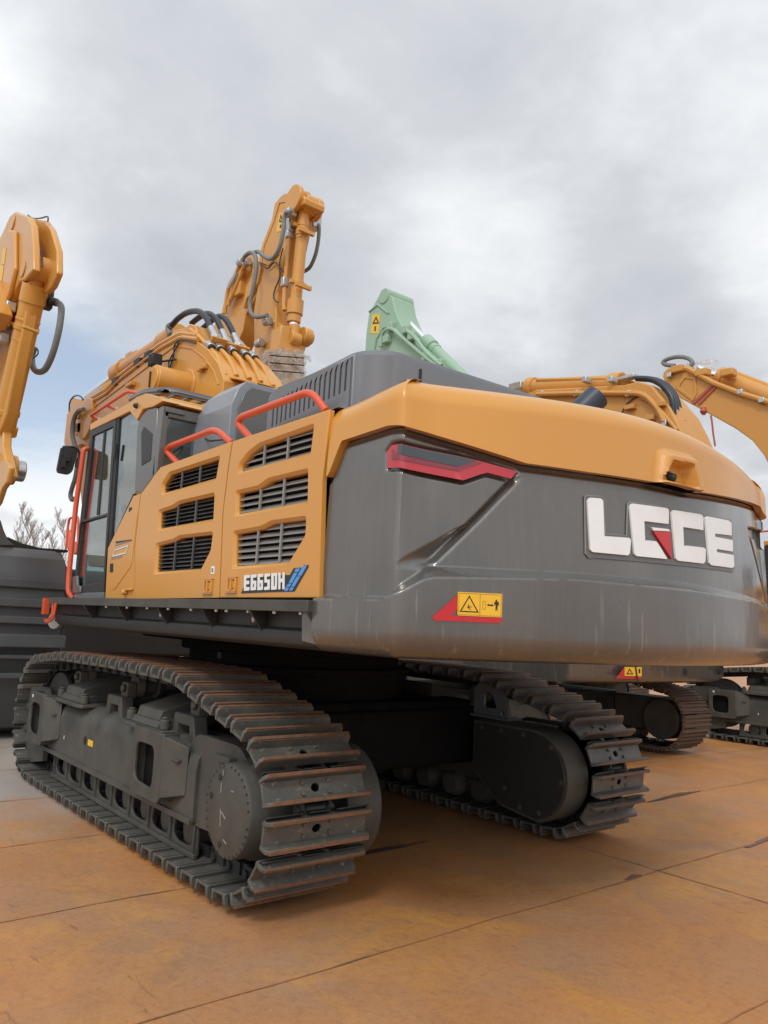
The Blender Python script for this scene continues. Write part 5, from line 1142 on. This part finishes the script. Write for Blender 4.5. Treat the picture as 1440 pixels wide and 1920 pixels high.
# B: third machine along, its near track frame shows at the right edge
ORG = Vector((3.66, -13.72, 0)); B = thing('crawler_excavator', 'excavator at the far right edge, grey track frame and boom without arm in view', 'excavator', ORG, GRP)
for ch in KIDS(main):
    if ch.name.split('.')[0] in ('crawler_track', 'track_frame', 'final_drive', 'motor_housing', 'drive_sprocket', 'idler_wheel', 'car_body', 'slew_ring', 'main_frame', 'deck_strip', 'counterweight', 'counterweight_cap', 'engine_door', 'engine_hood', 'cab_side_panel', 'lower_rail', 'cab'):
        if 'label' in ch.keys() and False: continue
        c = copy_tree(ch, B)
        for o in [c] + KIDS(c):
            if 'label' in o.keys(): del o['label']
Yb = -13.35
bp = PY(Yb, cpx(((1075, 345), (1078, 328), (1090, 316), (1125, 308), (1170, 322), (1215, 345), (1262, 372), (1330, 405), (1440, 445)))) + [(4.9, 5.75), (4.1, 5.2), (3.9, 4.0), (4.3, 2.2), (4.75, 1.9), (5.0, 2.6)] + PY(Yb, cpx(((1452, 668), (1425, 615), (1385, 565), (1330, 525), (1250, 480), (1180, 442), (1140, 420), (1095, 385))))
b = MB(); b.slab(bp, [], -.7, 0, side(Yb)); bb_ = b.build('boom', 'yellow_far', B, bevel=.02, seg=3)
b = MB(); a, c = P(*c8(1272, 345), 1, Yb - .3), P(*c8(1460, 420), 1, Yb - .3); b.cyl(a, c, .17, n=28); b.cyl(a, a.lerp(c, .12), .2, n=28); bc_ = b.build('arm_cylinder', 'yellow_far', B, bevel=.01)
b = MB(); b.cyl(P(*c8(1200, 318), 1, Yb - .3), a, .09, n=20); b.build('cylinder_rod', 'chrome', bc_)
b = MB(); a = P(*c8(1218, 312), 1, Yb - .3); b.box(a.x - .25, a.x + .3, Yb - .45, Yb - .15, a.z - .1, a.z + .12); b.build('wrapped_rod_end', 'film', bc_, bevel=.03)
for pts, y, r in ((((1302, 322), (1440, 375), (1475, 388)), Yb - .3, .045), (((1165, 318), (1250, 365), (1340, 400), (1470, 440)), Yb + .05, .05), (((1120, 312), (1180, 320)), Yb, .05)):
    b = MB(); b.tube([P(*c8(*q), 1, y) for q in pts], r, 8); b.build('hydraulic_pipe', 'yellow_far', bb_)
b = MB()
for q in ((1128, 318), (1212, 330), (1300, 330)): a = P(*c8(*q), 1, Yb + .03); b.box(a.x - .12, a.x + .12, Yb - .1, Yb + .1, a.z - .07, a.z + .07)
b.pieces('pipe_bracket', 'yellow_far', bb_, bevel=.02)
b = MB()
for q in ((1345, 398), (1420, 427), (1100, 340)): a = P(*c8(*q), 1, Yb + .05); b.box(a.x - .05, a.x + .05, Yb - .05, Yb + .1, a.z - .04, a.z + .05)
b.pieces('pipe_clamp', 'zinc', bb_, bevel=.01)
b = MB(); s0 = PY(Yb + .01, cpx(((1130, 365), (1150, 338), (1190, 345), (1195, 400), (1180, 430), (1120, 385)))); b.slab(s0, [offset_poly(s0, -.06)], 0, .02, side(Yb)); b.build('reinforcement_rib', 'yellow_far', bb_, bevel=.01)
hosetube('hydraulic_hose', [P(*c8(*q), 1, Yb - .1) for q in ((1118, 306), (1088, 303), (1077, 294), (1095, 282), (1130, 275), (1162, 280), (1178, 294), (1172, 308))], .042, 'hosegrey', B)
b = MB()
for w0 in (0, 22): b.slab(PY(Yb + .02, cpx(((1172 + w0, 438), (1180 + w0, 442), (1262 + w0 * .6, 366), (1254 + w0 * .6, 362)))), [], 0, .015, side(Yb + .01))
st = b.build('lashing_strap', 'beacon'); ORG = Vector((0, 0, 0)); st['label'] = 'reddish lashing strap wound round the bare boom nose at the right edge'; st['category'] = 'strap'
for v_ in st.data.vertices: pass
b = MB(); b.tube([P(*c8(*q), 1, Yb - .02) for q in ((1242, 478), (1246, 500), (1250, 540), (1257, 584))], .018, 6); b.lathe(P(*c8(1217, 465), 1, Yb), (0, 0, 1), [(-.06, .03), (0, .07), (.08, .05)], 10)
hs = b.build('hanging_strap_end', 'beacon'); hs['label'] = 'thin red strap tail hanging straight down below the bare boom at the right'; hs['category'] = 'strap'

# T: tall folded arm behind the boom, machine faces this way
ORG = Vector((14.6, -6.05, 0)); T_ = thing('crawler_excavator', 'excavator behind the front boom, its tall arm upright with wrapped bundle at its end', 'excavator', ORG, GRP)
simple_body(T_, 12.4, -6.5, -4.1, 1.0, 'yellow_far')
b = MB(); b.box(12.5, 16.4, -7.0, -3.5, .82, 2.15); b.build('house', 'chassis', T_, bevel=.05)
TY = -5.2; TW = .34
sp_ = [c2(*q) for q in ((860, 58), (905, 72), (932, 105), (925, 145), (880, 172), (855, 205), (830, 330), (800, 470), (765, 600), (748, 750), (744, 900), (735, 1090), (700, 1230), (640, 1230), (604, 1120), (602, 830), (632, 640), (640, 460), (655, 405), (715, 250), (735, 145), (790, 82))]
b = MB(); b.slab(PY(TY, sp_), [], -TW, 0, side(TY)); ta = b.build('arm', 'yellow', T_, bevel=.018, seg=3)
q = PY(TY, [c2(*p) for p in ((770, 140), (820, 128), (835, 180), (800, 330), (770, 470), (700, 540), (655, 520), (670, 420), (730, 270))]); b = MB(); b.tube([(x, TY + .004, z) for x, z in q], .009, 6, True); b.build('weld_seam', 'yellow', ta)
b = MB(); p = P(*c2(870, 118), 1, TY); b.cyl((p.x, TY - .02, p.z), (p.x, TY + .05, p.z), .2, n=36); b.cyl((p.x - .02, TY - TW - .03, p.z - .03), (p.x - .02, TY - TW + .06, p.z - .03), .165, n=36); b.cyl((p.x - .08, TY - TW + .08, p.z - .05), (p.x - .08, TY - .07, p.z - .05), .14, n=32); b.build('arm_pin', 'yellow', ta, bevel=.012)
b = MB(); b.slab(PY(TY, [c2(*p) for p in ((768, 205), (797, 203), (780, 322), (750, 325))]), [], 0, .006, side(TY)); wd = b.build('warning_decal', 'decal', ta)
b = MB(); t3 = PY(TY, [c2(*p) for p in ((781, 212), (792, 262), (768, 262))]); b.slab(t3, [offset_poly(t3, -.018)], 0, .004, side(TY + .0065)); b.slab(PY(TY, [c2(*p) for p in ((776, 280), (784, 280), (780, 300), (772, 300))]), [], 0, .004, side(TY + .0065)); b.build('warning_triangle', 'black', wd)
cyY = TY - .14
b = MB(); a, c = P(*c2(926, 190), 1, cyY), P(*c2(862, 880), 1, cyY); d = (c - a).normalized(); L0 = (c - a).length
b.cyl(a, c, .083, n=32); b.cyl(a - d * .25, a, .075, n=28)
for t0, t1, r in ((0, .04, .095), (.15, .155, .089), (.18, .24, .091), (.27, .275, .089), (.66, .69, .092), (.84, .97, .115), (.97, 1.04, .095)): b.cyl(a + d * L0 * t0, a + d * L0 * t1, r, n=32)
tc_ = b.build('bucket_cylinder', 'yellow', T_, bevel=.006)
b = MB(); b.cyl(a + d * L0, a + d * (L0 + .38), .06, n=24); b.build('cylinder_rod', 'chrome', tc_)
b = MB(); e_ = P(*c2(862, 1015), 1, cyY); b.cyl(e_ + Vector((0, .08, 0)), e_ - Vector((0, .08, 0)), .1, n=28); b.cyl(e_ + Vector((0, 0, .2)), e_, .075, n=20); b.build('rod_eye', 'yellow', tc_, bevel=.01)
b = MB()
for q, w in (((838, 262), .05), ((838, 300), .06), ((830, 345), .05), ((803, 650), .07)): p = P(*c2(*q), 1, cyY + .12); b.box(p.x - .04, p.x + .04, p.y - .05, p.y + .05, p.z - w, p.z + w)
b.pieces('pipe_clamp', 'zinc', tc_, bevel=.01)
b = MB(); b.tube([P(*c2(*q), 1, cyY + .12) for q in ((838, 250), (828, 370), (803, 640), (795, 790), (800, 830))], .03, 8); b.build('hydraulic_pipe', 'yellow', tc_)
b = MB()
for q in ((900, 300), (935, 330), (880, 660), (915, 680)): p = P(*c2(*q), 1, cyY + .0); b.bar(p + Vector((-.03, .13, 0)), p + Vector((-.03, -.12, 0)), .05, .05)
b.pieces('clamp_band', 'yellow', tc_)
b = MB(); b.box(e_.x + .05, e_.x + .3, TY - .30, TY - .06, e_.z - .8, e_.z - .02)
lkp = PY(TY - .04, [c2(*q) for q in ((712, 935), (745, 898), (782, 925), (790, 1000), (735, 1100), (705, 1160), (690, 1080), (700, 1000))]); b.slab(lkp, [], -.07, 0, side(TY - .04)); b.slab(lkp, [], -.05, 0, side(TY - TW + .06))
cv_ = [c2(*q) for q in ((780, 925), (840, 930), (838, 1010), (862, 1060), (888, 1020), (892, 940), (935, 952), (945, 1060), (925, 1110), (760, 1100))]; b.slab(PX(e_.x - .02, cv_), [], -.25, 0, rearf(e_.x - .02))
b.build('bucket_link', 'yellow', T_, bevel=.015)
b = MB(); q = P(*c2(938, 1003), 1, TY - TW + .02); b.cyl(q + Vector((0, .08, 0)), q - Vector((0, .05, 0)), .13, n=28); b.cyl(q - Vector((0, .05, 0)), q - Vector((0, .09, 0)), .09, n=20); b.build('link_pin', 'yellow', T_, bevel=.01)
hosetube('hydraulic_hose', [P(*c2(*q), 1, TY + .16) for q in ((842, 200), (812, 200), (798, 240), (792, 320), (770, 420), (735, 485), (700, 498), (665, 478), (630, 452), (600, 460))], .030, 'hosegrey', T_)
hosetube('hydraulic_hose', [P(*c2(*q), 1, TY + .2) for q in ((530, 515), (548, 480), (582, 458), (612, 480), (618, 560), (600, 680), (578, 790), (588, 850), (625, 872), (690, 862))], .031, 'hosegrey', T_)
hosetube('hydraulic_hose', [P(*c2(*q), 1, TY - TW - .15) for q in ((1010, 270), (1022, 300), (1018, 380), (1000, 470), (965, 550), (925, 580))], .028, 'hosegrey', T_)
b = MB(); q = P(*c2(985, 240), 1, TY - TW - .1); b.box(q.x - .08, q.x + .08, q.y - .1, q.y + .05, q.z - .16, q.z + .14); q = P(*c2(1005, 262), 1, TY - TW - .15); b.cyl(q + Vector((0, .1, .02)), q, .05, n=10); b.build('valve_block', 'zinc', T_, bevel=.015)
b = MB()
for q in ((830, 200), (690, 900), (640, 1040), (560, 520), (520, 520)): p = P(*c2(*q), 1, TY + .08); b.cyl(p + Vector((.06, 0, 0)), p - Vector((.06, 0, 0)), .06, n=10); b.cyl(p - Vector((0, .1, 0)), p + Vector((0, .05, 0)), .045, n=8)
b.pieces('hose_coupling', 'zinc', T_, 2, bevel=.006)
hosetube('cable', [P(*c2(*q), 1, TY + .03) for q in ((790, 430), (770, 520), (768, 620), (740, 690), (730, 750), (760, 780))], .01, 'hoseblack', ta)
hosetube('cable', [P(*c2(*q), 1, TY + .03) for q in ((640, 520), (690, 560), (740, 520), (790, 580))], .01, 'hoseblack', ta)
bn = PY(TY - .06, [c2(*q) for q in ((600, 470), (560, 480), (500, 570), (470, 640), (440, 700), (400, 860), (340, 960), (250, 1080))]) + [(14.2, 2.9), (14.4, 2.0), (13.6, 1.9), (12.6, 2.6)] + PY(TY - .06, [c2(*q) for q in ((420, 1180), (500, 1060), (545, 960), (560, 860), (620, 760), (660, 660), (660, 540))])
b = MB(); b.slab(bn, [], -.28, 0, side(TY - .03)); tb = b.build('boom', 'yellow', T_, bevel=.015, seg=3)
fl_ = PY(TY, [c2(*q) for q in ((610, 500), (650, 520), (660, 560), (640, 650), (600, 720), (565, 760), (548, 820), (560, 700), (600, 600))]); b = MB(); b.slab(fl_, [], -.03, .03, side(TY)); b.build('nose_flange', 'yellow', tb, bevel=.01)
for pts in (((415, 850), (440, 690), (480, 610), (520, 530)), ((440, 800), (465, 700), (500, 620), (560, 520)), ((455, 760), (485, 690), (530, 580))):
    b = MB(); b.tube(smooth_path([P(*c2(*q), 1, TY + .06) for q in pts], 4), .035, 8); b.build('hydraulic_pipe', 'yellow', tb)
b = MB()
for q in ((465, 660), (478, 635), (490, 610)): p = P(*c2(*q), 1, TY + .08); b.cyl(p + Vector((.06, 0, -.04)), p - Vector((.06, 0, -.04)), .05, n=10)
b.pieces('pipe_nut', 'zinc', tb)
b = MB()
for pl in (((466, 880), (488, 862), (494, 885), (478, 940), (466, 935), (478, 895), (462, 905)), ((430, 960), (455, 930), (450, 965), (436, 1000)), ((556, 700), (578, 690), (560, 730), (548, 735))): b.slab(PY(TY - .06, [c2(*q) for q in pl]), [], 0, .006, side(TY - .06))
b.pieces('painted_numeral', 'chassis', tb)
q = P(*c2(522, 650), 1, TY); b = MB(); b.box(q.x - .08, q.x + .1, TY - .05, TY + .06, q.z - .22, q.z + .2); b.build('pipe_bracket', 'yellow', tb, bevel=.02)
# wrapped bundle tied under the link
ORG = Vector((0, 0, 0))
wp = [c2(*q) for q in ((698, 1095), (770, 1085), (925, 1100), (928, 1250), (860, 1290), (745, 1325), (715, 1270), (705, 1200))]
import random as _r; _r.seed(3)
def bundle(grow, mt, name, parent, jit, cuts):
    b = MB(); b.slab([(y, z) for y, z in offset_poly(PX(e_.x - .12, wp), grow)], [], -.42 - grow, grow, lambda a, bb, c: (e_.x - .12 - c, a, bb), .07, .07)
    v2 = []
    for v in b.v:
        k = (sin(v.y * 23 + v.z * 31) + sin(v.z * 47 - v.y * 19 + v.x * 11) + sin(v.x * 37)) * jit; v2.append(v + Vector((k, k * .5, k * .6)))
    b.v = v2; o = b.build(name, mt, parent, sharp=20); return o
bd_ = bundle(0, 'browncard' if 'browncard' in M else 'beige', 'wrapped_bundle', None, .012, 8) if False else None
M['card'] = mat('brown_packing', (.36, .22, .12), .6, col2=(.55, .42, .30), nscale=6, namt=.9, ramp=(.42, .55), bump=.5, bscale=20)
bd_ = bundle(0, 'card', 'wrapped_bundle', None, .005, 8); bd_['label'] = 'bundle in crumpled clear film tied to the lower end of the upright arm'; bd_['category'] = 'bundle'
bundle(.025, 'film', 'plastic_film', bd_, .009, 8)
b = MB(); q = P(*c2(940, 1125), 0, e_.x - .15); b.tube([q + Vector((0, .08, 0)), q, q + Vector((0, -.06, -.03)), q + Vector((0, -.04, .03))], [.01, .03, .04, .02], 8); b.build('film_tail', 'film', bd_)
for z in (1118, 1165, 1215):
    b = MB(); b.tube([P(*c2(x, z + (x - 700) * .08), 0, e_.x - .185) for x in (705, 760, 830, 925)], .008, 6); b.build('binding_string', 'dark', bd_)

# L: tall arm at the left edge with its bucket on the ground
ORG = Vector((15.0, -1.4, 0)); L_m = thing('crawler_excavator', 'excavator whose upright arm and long cylinder stand at the far left edge', 'excavator', ORG, GRP)
simple_body(L_m, 13.4, -2.4, .2, 1.0, 'yellow_far')
b = MB(); b.box(13.9, 17.2, -2.4, .3, 1.1, 2.4); b.build('house', 'yellow_far', L_m, bevel=.05)
LY = -1.9
def fl(name, px, y0, th, mt='yellow', parent=L_m, bev=.02): b = MB(); b.slab(PY(y0, px), [], -th, 0, side(y0)); return b.build(name, mt, parent, bevel=bev, seg=3)
nf = fl('arm', [cl(*q) for q in ((-60, 300), (10, 205), (60, 90), (98, 55), (170, 85), (200, 135), (212, 300), (212, 430), (150, 500), (118, 510), (80, 590), (20, 780), (-60, 800), (-100, 500))], LY, .08)
fl('arm_cheek', [cl(*q) for q in ((-60, 300), (55, 170), (90, 180), (90, 420), (60, 560), (-10, 760), (-100, 780))], LY + .05, .05, parent=nf)
fl('arm_flange', [cl(*q) for q in ((225, 108), (285, 112), (325, 165), (365, 300), (366, 450), (330, 535), (290, 580), (240, 560), (235, 300))], LY - .20, .07, parent=nf)
fl('arm_core', [cl(*q) for q in ((100, 130), (150, 140), (165, 330), (185, 560), (155, 760), (105, 1000), (40, 1350), (-5, 1480), (-60, 1500), (-60, 1000), (60, 700), (130, 500))], LY - .07, .13, parent=nf)
b = MB(); p = P(*cl(190, 150), 1, LY - .14); b.cyl((p.x, LY - .03, p.z), (p.x, LY - .24, p.z), .10, n=32); p = P(*cl(85, 130), 1, LY); b.cyl((p.x, LY, p.z), (p.x, LY + .015, p.z), .09, n=32); p = P(*cl(150, 430), 1, LY); b.cyl((p.x, LY, p.z), (p.x, LY + .015, p.z), .09, n=32); p = P(*cl(262, 430), 1, LY - .14); b.cyl((p.x, LY - .06, p.z), (p.x, LY - .22, p.z), .14, n=32); b.build('arm_pin', 'yellow', nf, bevel=.015)
cyl_ = MB(); a, c = P(*cl(238, 430), 1, LY - .14), P(*cl(10, 1440), 1, LY - .14); d = (c - a).normalized(); L0 = (c - a).length
a = a - Vector((.13, 0, 0)); c = c - Vector((.13, 0, 0))
cyl_.cyl(a + d * .3, c, .125, n=36); cyl_.cyl(a, a + d * .35, .095, n=32)
for t0, t1, r in ((.12, .23, .140), (.33, .345, .132), (.37, .40, .136), (.46, .465, .132), (.90, .935, .136), (1.0, 1.06, .15)): cyl_.cyl(a + d * L0 * t0, a + d * L0 * t1, r, n=36)
lc = cyl_.build('bucket_cylinder', 'yellow', L_m, bevel=.008)
b = MB()
for q in ((50, 670), (18, 770), (8, 870), (30, 570)): p = P(*cl(*q), 1, LY + .02); b.box(p.x - .06, p.x + .06, p.y - .08, p.y + .03, p.z - .06, p.z + .06)
b.pieces('pipe_clamp', 'zinc', lc, bevel=.015)
b = MB()
for q in ((110, 800), (205, 830)): p = P(*cl(*q), 1, LY - .1); b.bar(p + Vector((-.03, .1, .02)), p - Vector((.03, .06, .0)), .05, .03)
b.pieces('clamp_band', 'yellow', lc, bevel=.008)
b = MB(); p = P(*cl(310, 600), 1, LY - .30); b.box(p.x - .06, p.x + .06, p.y - .05, p.y + .05, p.z - .16, p.z + .13); p = P(*cl(355, 640), 1, LY - .36); b.cyl(p + Vector((0, .08, 0)), p - Vector((0, .04, 0)), .045, n=10); b.build('valve_block', 'chassis', L_m, bevel=.02)
hosetube('hydraulic_hose', [P(*cl(*q), 1, LY - .38) for q in ((365, 640), (392, 665), (392, 730), (372, 850), (335, 980), (290, 1070), (245, 1088), (214, 1060), (206, 990), (222, 930))], .036, 'hosegrey', L_m)
hosetube('cable', [P(*cl(*q), 1, LY - .2) for q in ((180, 80), (210, 100), (260, 100), (305, 90), (308, 120))], .009, 'hoseblack', nf)
hosetube('cable', [P(*cl(*q), 1, LY - .3) for q in ((215, 930), (240, 940), (242, 975), (205, 1005), (180, 1012))], .008, 'hoseblack', nf)
hosetube('grease_line', [P(*cl(*q), 1, LY - .10) for q in ((232, 370), (232, 310), (245, 285), (265, 320), (270, 375), (270, 410))], .009, 'hoseblack', nf)
fl('arm_tip', [cl(*q) for q in ((-60, 1450), (20, 1440), (14, 1560), (40, 1665), (60, 1760), (-60, 1800))], LY - .10, .1, parent=nf)
fl('bucket_link', [cl(*q) for q in ((-60, 1670), (40, 1655), (62, 1700), (40, 1800), (10, 1840), (-20, 1930), (-60, 1990))], LY - .05, .06)
b = MB(); p = P(*cl(85, 1720), 1, LY - .28); b.cyl(p + Vector((0, .22, 0)), p - Vector((0, .02, 0)), .17, n=36); b.mat(1).cyl(p - Vector((0, .02, 0)), p - Vector((0, .12, 0)), .12, n=12); b.build('link_pin', ['yellow', 'zinc'], L_m, bevel=.012)
b = MB(); b.slab(PY(LY + .05, [cl(*q) for q in ((22, 300), (42, 290), (30, 395), (12, 400))]), [], 0, .004, side(LY + .052)); b.slab(PY(LY + .05, [cl(*q) for q in ((4, 400), (26, 405), (14, 500), (-10, 510))]), [], 0, .004, side(LY + .052)); b.pieces('warning_decal', 'decal', nf)
# boom of that machine, out of frame to the left
b = MB(); b.slab([(9.0, 4.7), (9.6, 5.3), (15.2, 4.4), (15.2, 2.2), (14.4, 2.2), (13.2, 3.6)], [], -.3, 0, side(LY + .3)); b.build('boom', 'yellow', L_m, bevel=.02)
# its bucket
ORG = Vector((10.0, -1.6, 0)); bk = thing('excavator_bucket', 'large dark grey ribbed excavator bucket standing on the ground at the left edge', 'bucket', ORG)
Xb = 9.55; yR = P(133, 1100, 0, Xb).y; yL = 0.4
def zat(v): return P(70, v, 0, Xb).z
prof = [(Xb + .55, zat(1024)), (Xb + .12, zat(1045)), (Xb + .02, zat(1075)), (Xb, zat(1095)), (Xb - .02, zat(1140)), (Xb, zat(1200)), (Xb + .1, zat(1270)), (Xb + .35, .12), (Xb + .8, 0), (Xb + 1.9, .02), (Xb + 1.9, .10), (Xb + .9, .12), (Xb + .6, .2), (Xb + .3, .5), (Xb + .22, 1.2), (Xb + .3, 1.7), (Xb + .62, zat(1030))]
b = MB(); b.slab(prof, [], yR + .06, yL, lambda a, bb, c: (a, c, bb)); sh = b.build('bucket_shell', 'bucket', bk, bevel=.02, seg=3, sharp=60)
for k, (v0, v1, out, ex) in enumerate(((1088, 1104, .05, 0), (1124, 1140, .08, 0), (1157, 1171, .07, 0), (1190, 1214, .10, .0), (1228, 1236, .05, -.1), (1262, 1272, .05, -.1))):
    b = MB(); b.box(Xb - out, Xb + .1, yR + .02 - ex, yL, zat(v1), zat(v0)); b.build('wear_rib', 'bucket', bk, bevel=.012)
b = MB(); b.slab([(Xb + .1, .3), (Xb + .02, 1.9), (Xb + .5, zat(1026)), (Xb + 1.9, 2.0), (Xb + 2.2, .1), (Xb + .8, .02)], [], 0, .06, lambda a, bb, c: (a, yR + c, bb)); b.build('side_plate', 'bucket', bk, bevel=.015)
b = MB(); b.slab([(Xb + .1, .3), (Xb + .02, 1.9), (Xb + .5, zat(1026)), (Xb + 1.9, 2.0), (Xb + 2.2, .1), (Xb + .8, .02)], [], 0, .06, lambda a, bb, c: (a, yL + c, bb)); b.build('side_plate', 'bucket', bk, bevel=.015)
ear = PX(Xb + .5, [(-20, 960), (2, 975), (8, 995), (16, 1012), (30, 1024), (-20, 1024)]); b = MB(); b.slab(ear, [], -.25, 0, rearf(Xb + .5)); b.build('bucket_ear', 'bucket', bk, bevel=.02)
lip = PX(Xb + .8, [(14, 1006), (40, 1018), (75, 1027), (128, 1031), (128, 1036), (14, 1036)]); b = MB(); b.slab(lip, [], -.1, 0, rearf(Xb + .8)); b.build('bucket_lip', 'chassis', bk, bevel=.01)

# G: pale green machine far behind
ORG = Vector((11.0, -12.9, 0)); G = thing('crawler_excavator', 'pale green excavator in the row behind, only its raised boom visible above the grey hood', 'excavator', ORG, GRP)
simple_body(G, 8.9, -14.2, -11.5, 1.0, 'green')
b = MB(); b.box(9.0, 12.6, -14.3, -11.5, 1.1, 2.4); b.build('house', 'green', G, bevel=.05)
GY = -12.5
gp = PY(GY, cpx(((95, 58), (110, 52), (140, 66), (148, 110), (162, 145), (178, 178), (215, 225), (300, 305), (345, 345)))) + [(11.9, 6.0), (11.3, 3.6), (11.5, 2.0), (12.1, 2.0), (12.6, 4.6)] + PY(GY, cpx(((60, 330), (44, 265), (48, 200), (58, 125))))
b = MB(); b.slab(gp, [], -.8, 0, side(GY)); gb = b.build('boom', 'green', G, bevel=.03, seg=3)
q = PY(GY, cpx(((75, 275), (85, 215), (110, 175), (140, 165), (160, 190), (230, 255)))); b = MB(); b.tube([(x, GY + .01, z) for x, z in q], .03, 6); b.build('weld_seam', 'green', gb)
q = PY(GY, cpx(((60, 120), (90, 95), (128, 125)))); b = MB(); b.tube([(x, GY + .01, z) for x, z in q], .03, 6); b.build('weld_seam', 'green', gb)
b = MB(); b.cyl(P(*c8(125, 82), 1, GY - .5), P(*c8(262, 222), 1, GY - .5), .075, n=20); gr_ = b.build('cylinder_rod', 'chrome', G)
b = MB(); a, c = P(*c8(255, 218), 1, GY - .5), P(*c8(420, 380), 1, GY - .5); b.cyl(a, c, .15, n=28); b.cyl(a, a.lerp(c, .16), .19, n=28); b.cyl(a.lerp(c, .2), a.lerp(c, .24), .17, n=28); b.build('arm_cylinder', 'green', G, bevel=.02)
b = MB(); p = P(*c8(112, 65), 1, GY); b.cyl((p.x, GY + .03, p.z), (p.x, GY - .9, p.z), .22, n=24); b.build('boom_pin', 'green', gb, bevel=.02)
for pts in (((100, 240), (105, 195), (135, 178), (170, 205), (240, 265), (330, 335)), ((190, 185), (215, 205), (260, 262), (310, 305))):
    b = MB(); b.tube(smooth_path([P(*c8(*q), 1, GY + .12) for q in pts], 4), .05, 8); b.build('hydraulic_pipe', 'green', gb)
b = MB()
for q in ((118, 215), (185, 182), (205, 205), (132, 170), (255, 275), (300, 300)): p = P(*c8(*q), 1, GY + .1); b.box(p.x - .12, p.x + .12, GY - .05, GY + .15, p.z - .1, p.z + .12)
b.pieces('hose_bracket', 'green', gb, bevel=.03)
b = MB(); b.slab(PY(GY, cpx(((72, 130), (98, 128), (92, 195), (65, 194)))), [], 0, .01, side(GY)); wd = b.build('warning_decal', 'decal', gb)
b = MB(); t3 = PY(GY, cpx(((85, 135), (95, 160), (72, 161)))); b.slab(t3, [offset_poly(t3, -.035)], 0, .008, side(GY + .012)); b.slab(PY(GY, cpx(((80, 170), (84, 170), (83, 186), (79, 186)))), [], 0, .008, side(GY + .012)); b.build('warning_triangle', 'black', wd)

# ------------------------------------------------------------------ bare birches beyond the yard
ORG = Vector((0, 0, 0))
def tree(u, vtop, X, label, seed):
    rr = random.Random(seed); base = P(u, 1100, 0, X); base.z = -.03; H = P(u, vtop, 0, X).z
    root = thing('birch_tree', label, 'tree', base, 'bare birch trees beyond the yard')
    tb_ = MB(); pts = [Vector((rr.uniform(-.08, .08) * i, rr.uniform(-.08, .08) * i, H * i / 8)) for i in range(9)]; tb_.tube(pts, [.12 * (1 - i / 8.6) + .006 for i in range(9)], 6)
    o = tb_.build('trunk', 'bark'); o.parent = root
    cb_ = MB()
    def br(p, d, l, r, dep):
        q = p + d * l + Vector((0, 0, l * .12)); m = (p + q) / 2 - Vector((0, 0, l * .03)); cb_.tube([p, m, q], [r, r * .8, r * .45], 3)
        if dep == 0: return
        for _ in range(5):
            nd = (d + Vector((rr.uniform(-.55, .55), rr.uniform(-.55, .55), rr.uniform(.0, .45)))).normalized(); br(p.lerp(q, rr.uniform(.25, 1)), nd, l * rr.uniform(.38, .6), r * .6, dep - 1)
    for k in range(60):
        t = rr.uniform(.15, .97); i = min(7, int(t * 8)); p = pts[i].lerp(pts[i + 1], t * 8 - i); a = rr.uniform(0, 2 * pi); l = H * (.17 * (1.1 - t) + .025)
        br(p, Vector((cos(a) * .42, sin(a) * .42, .9)).normalized(), l, .016, 2)
    o = cb_.build('crown', 'bark', merge=False); o.parent = root
for args in ((20, 968, 63, 'low bare birch at the left end of the row, behind the ribbed bucket', 5), (34, 946, 60, 'tallest bare birch, second from the left in the row', 1), (50, 952, 66, 'slim bare birch, third from the left in the row', 2),
             (68, 985, 70, 'low bare birch, fourth from the left in the row', 3), (92, 985, 66, 'short bare birch just left of the wide one by the mirror', 6), (106, 957, 58, 'wide bare birch nearest the orange front rail', 4)):
    tree(*args)
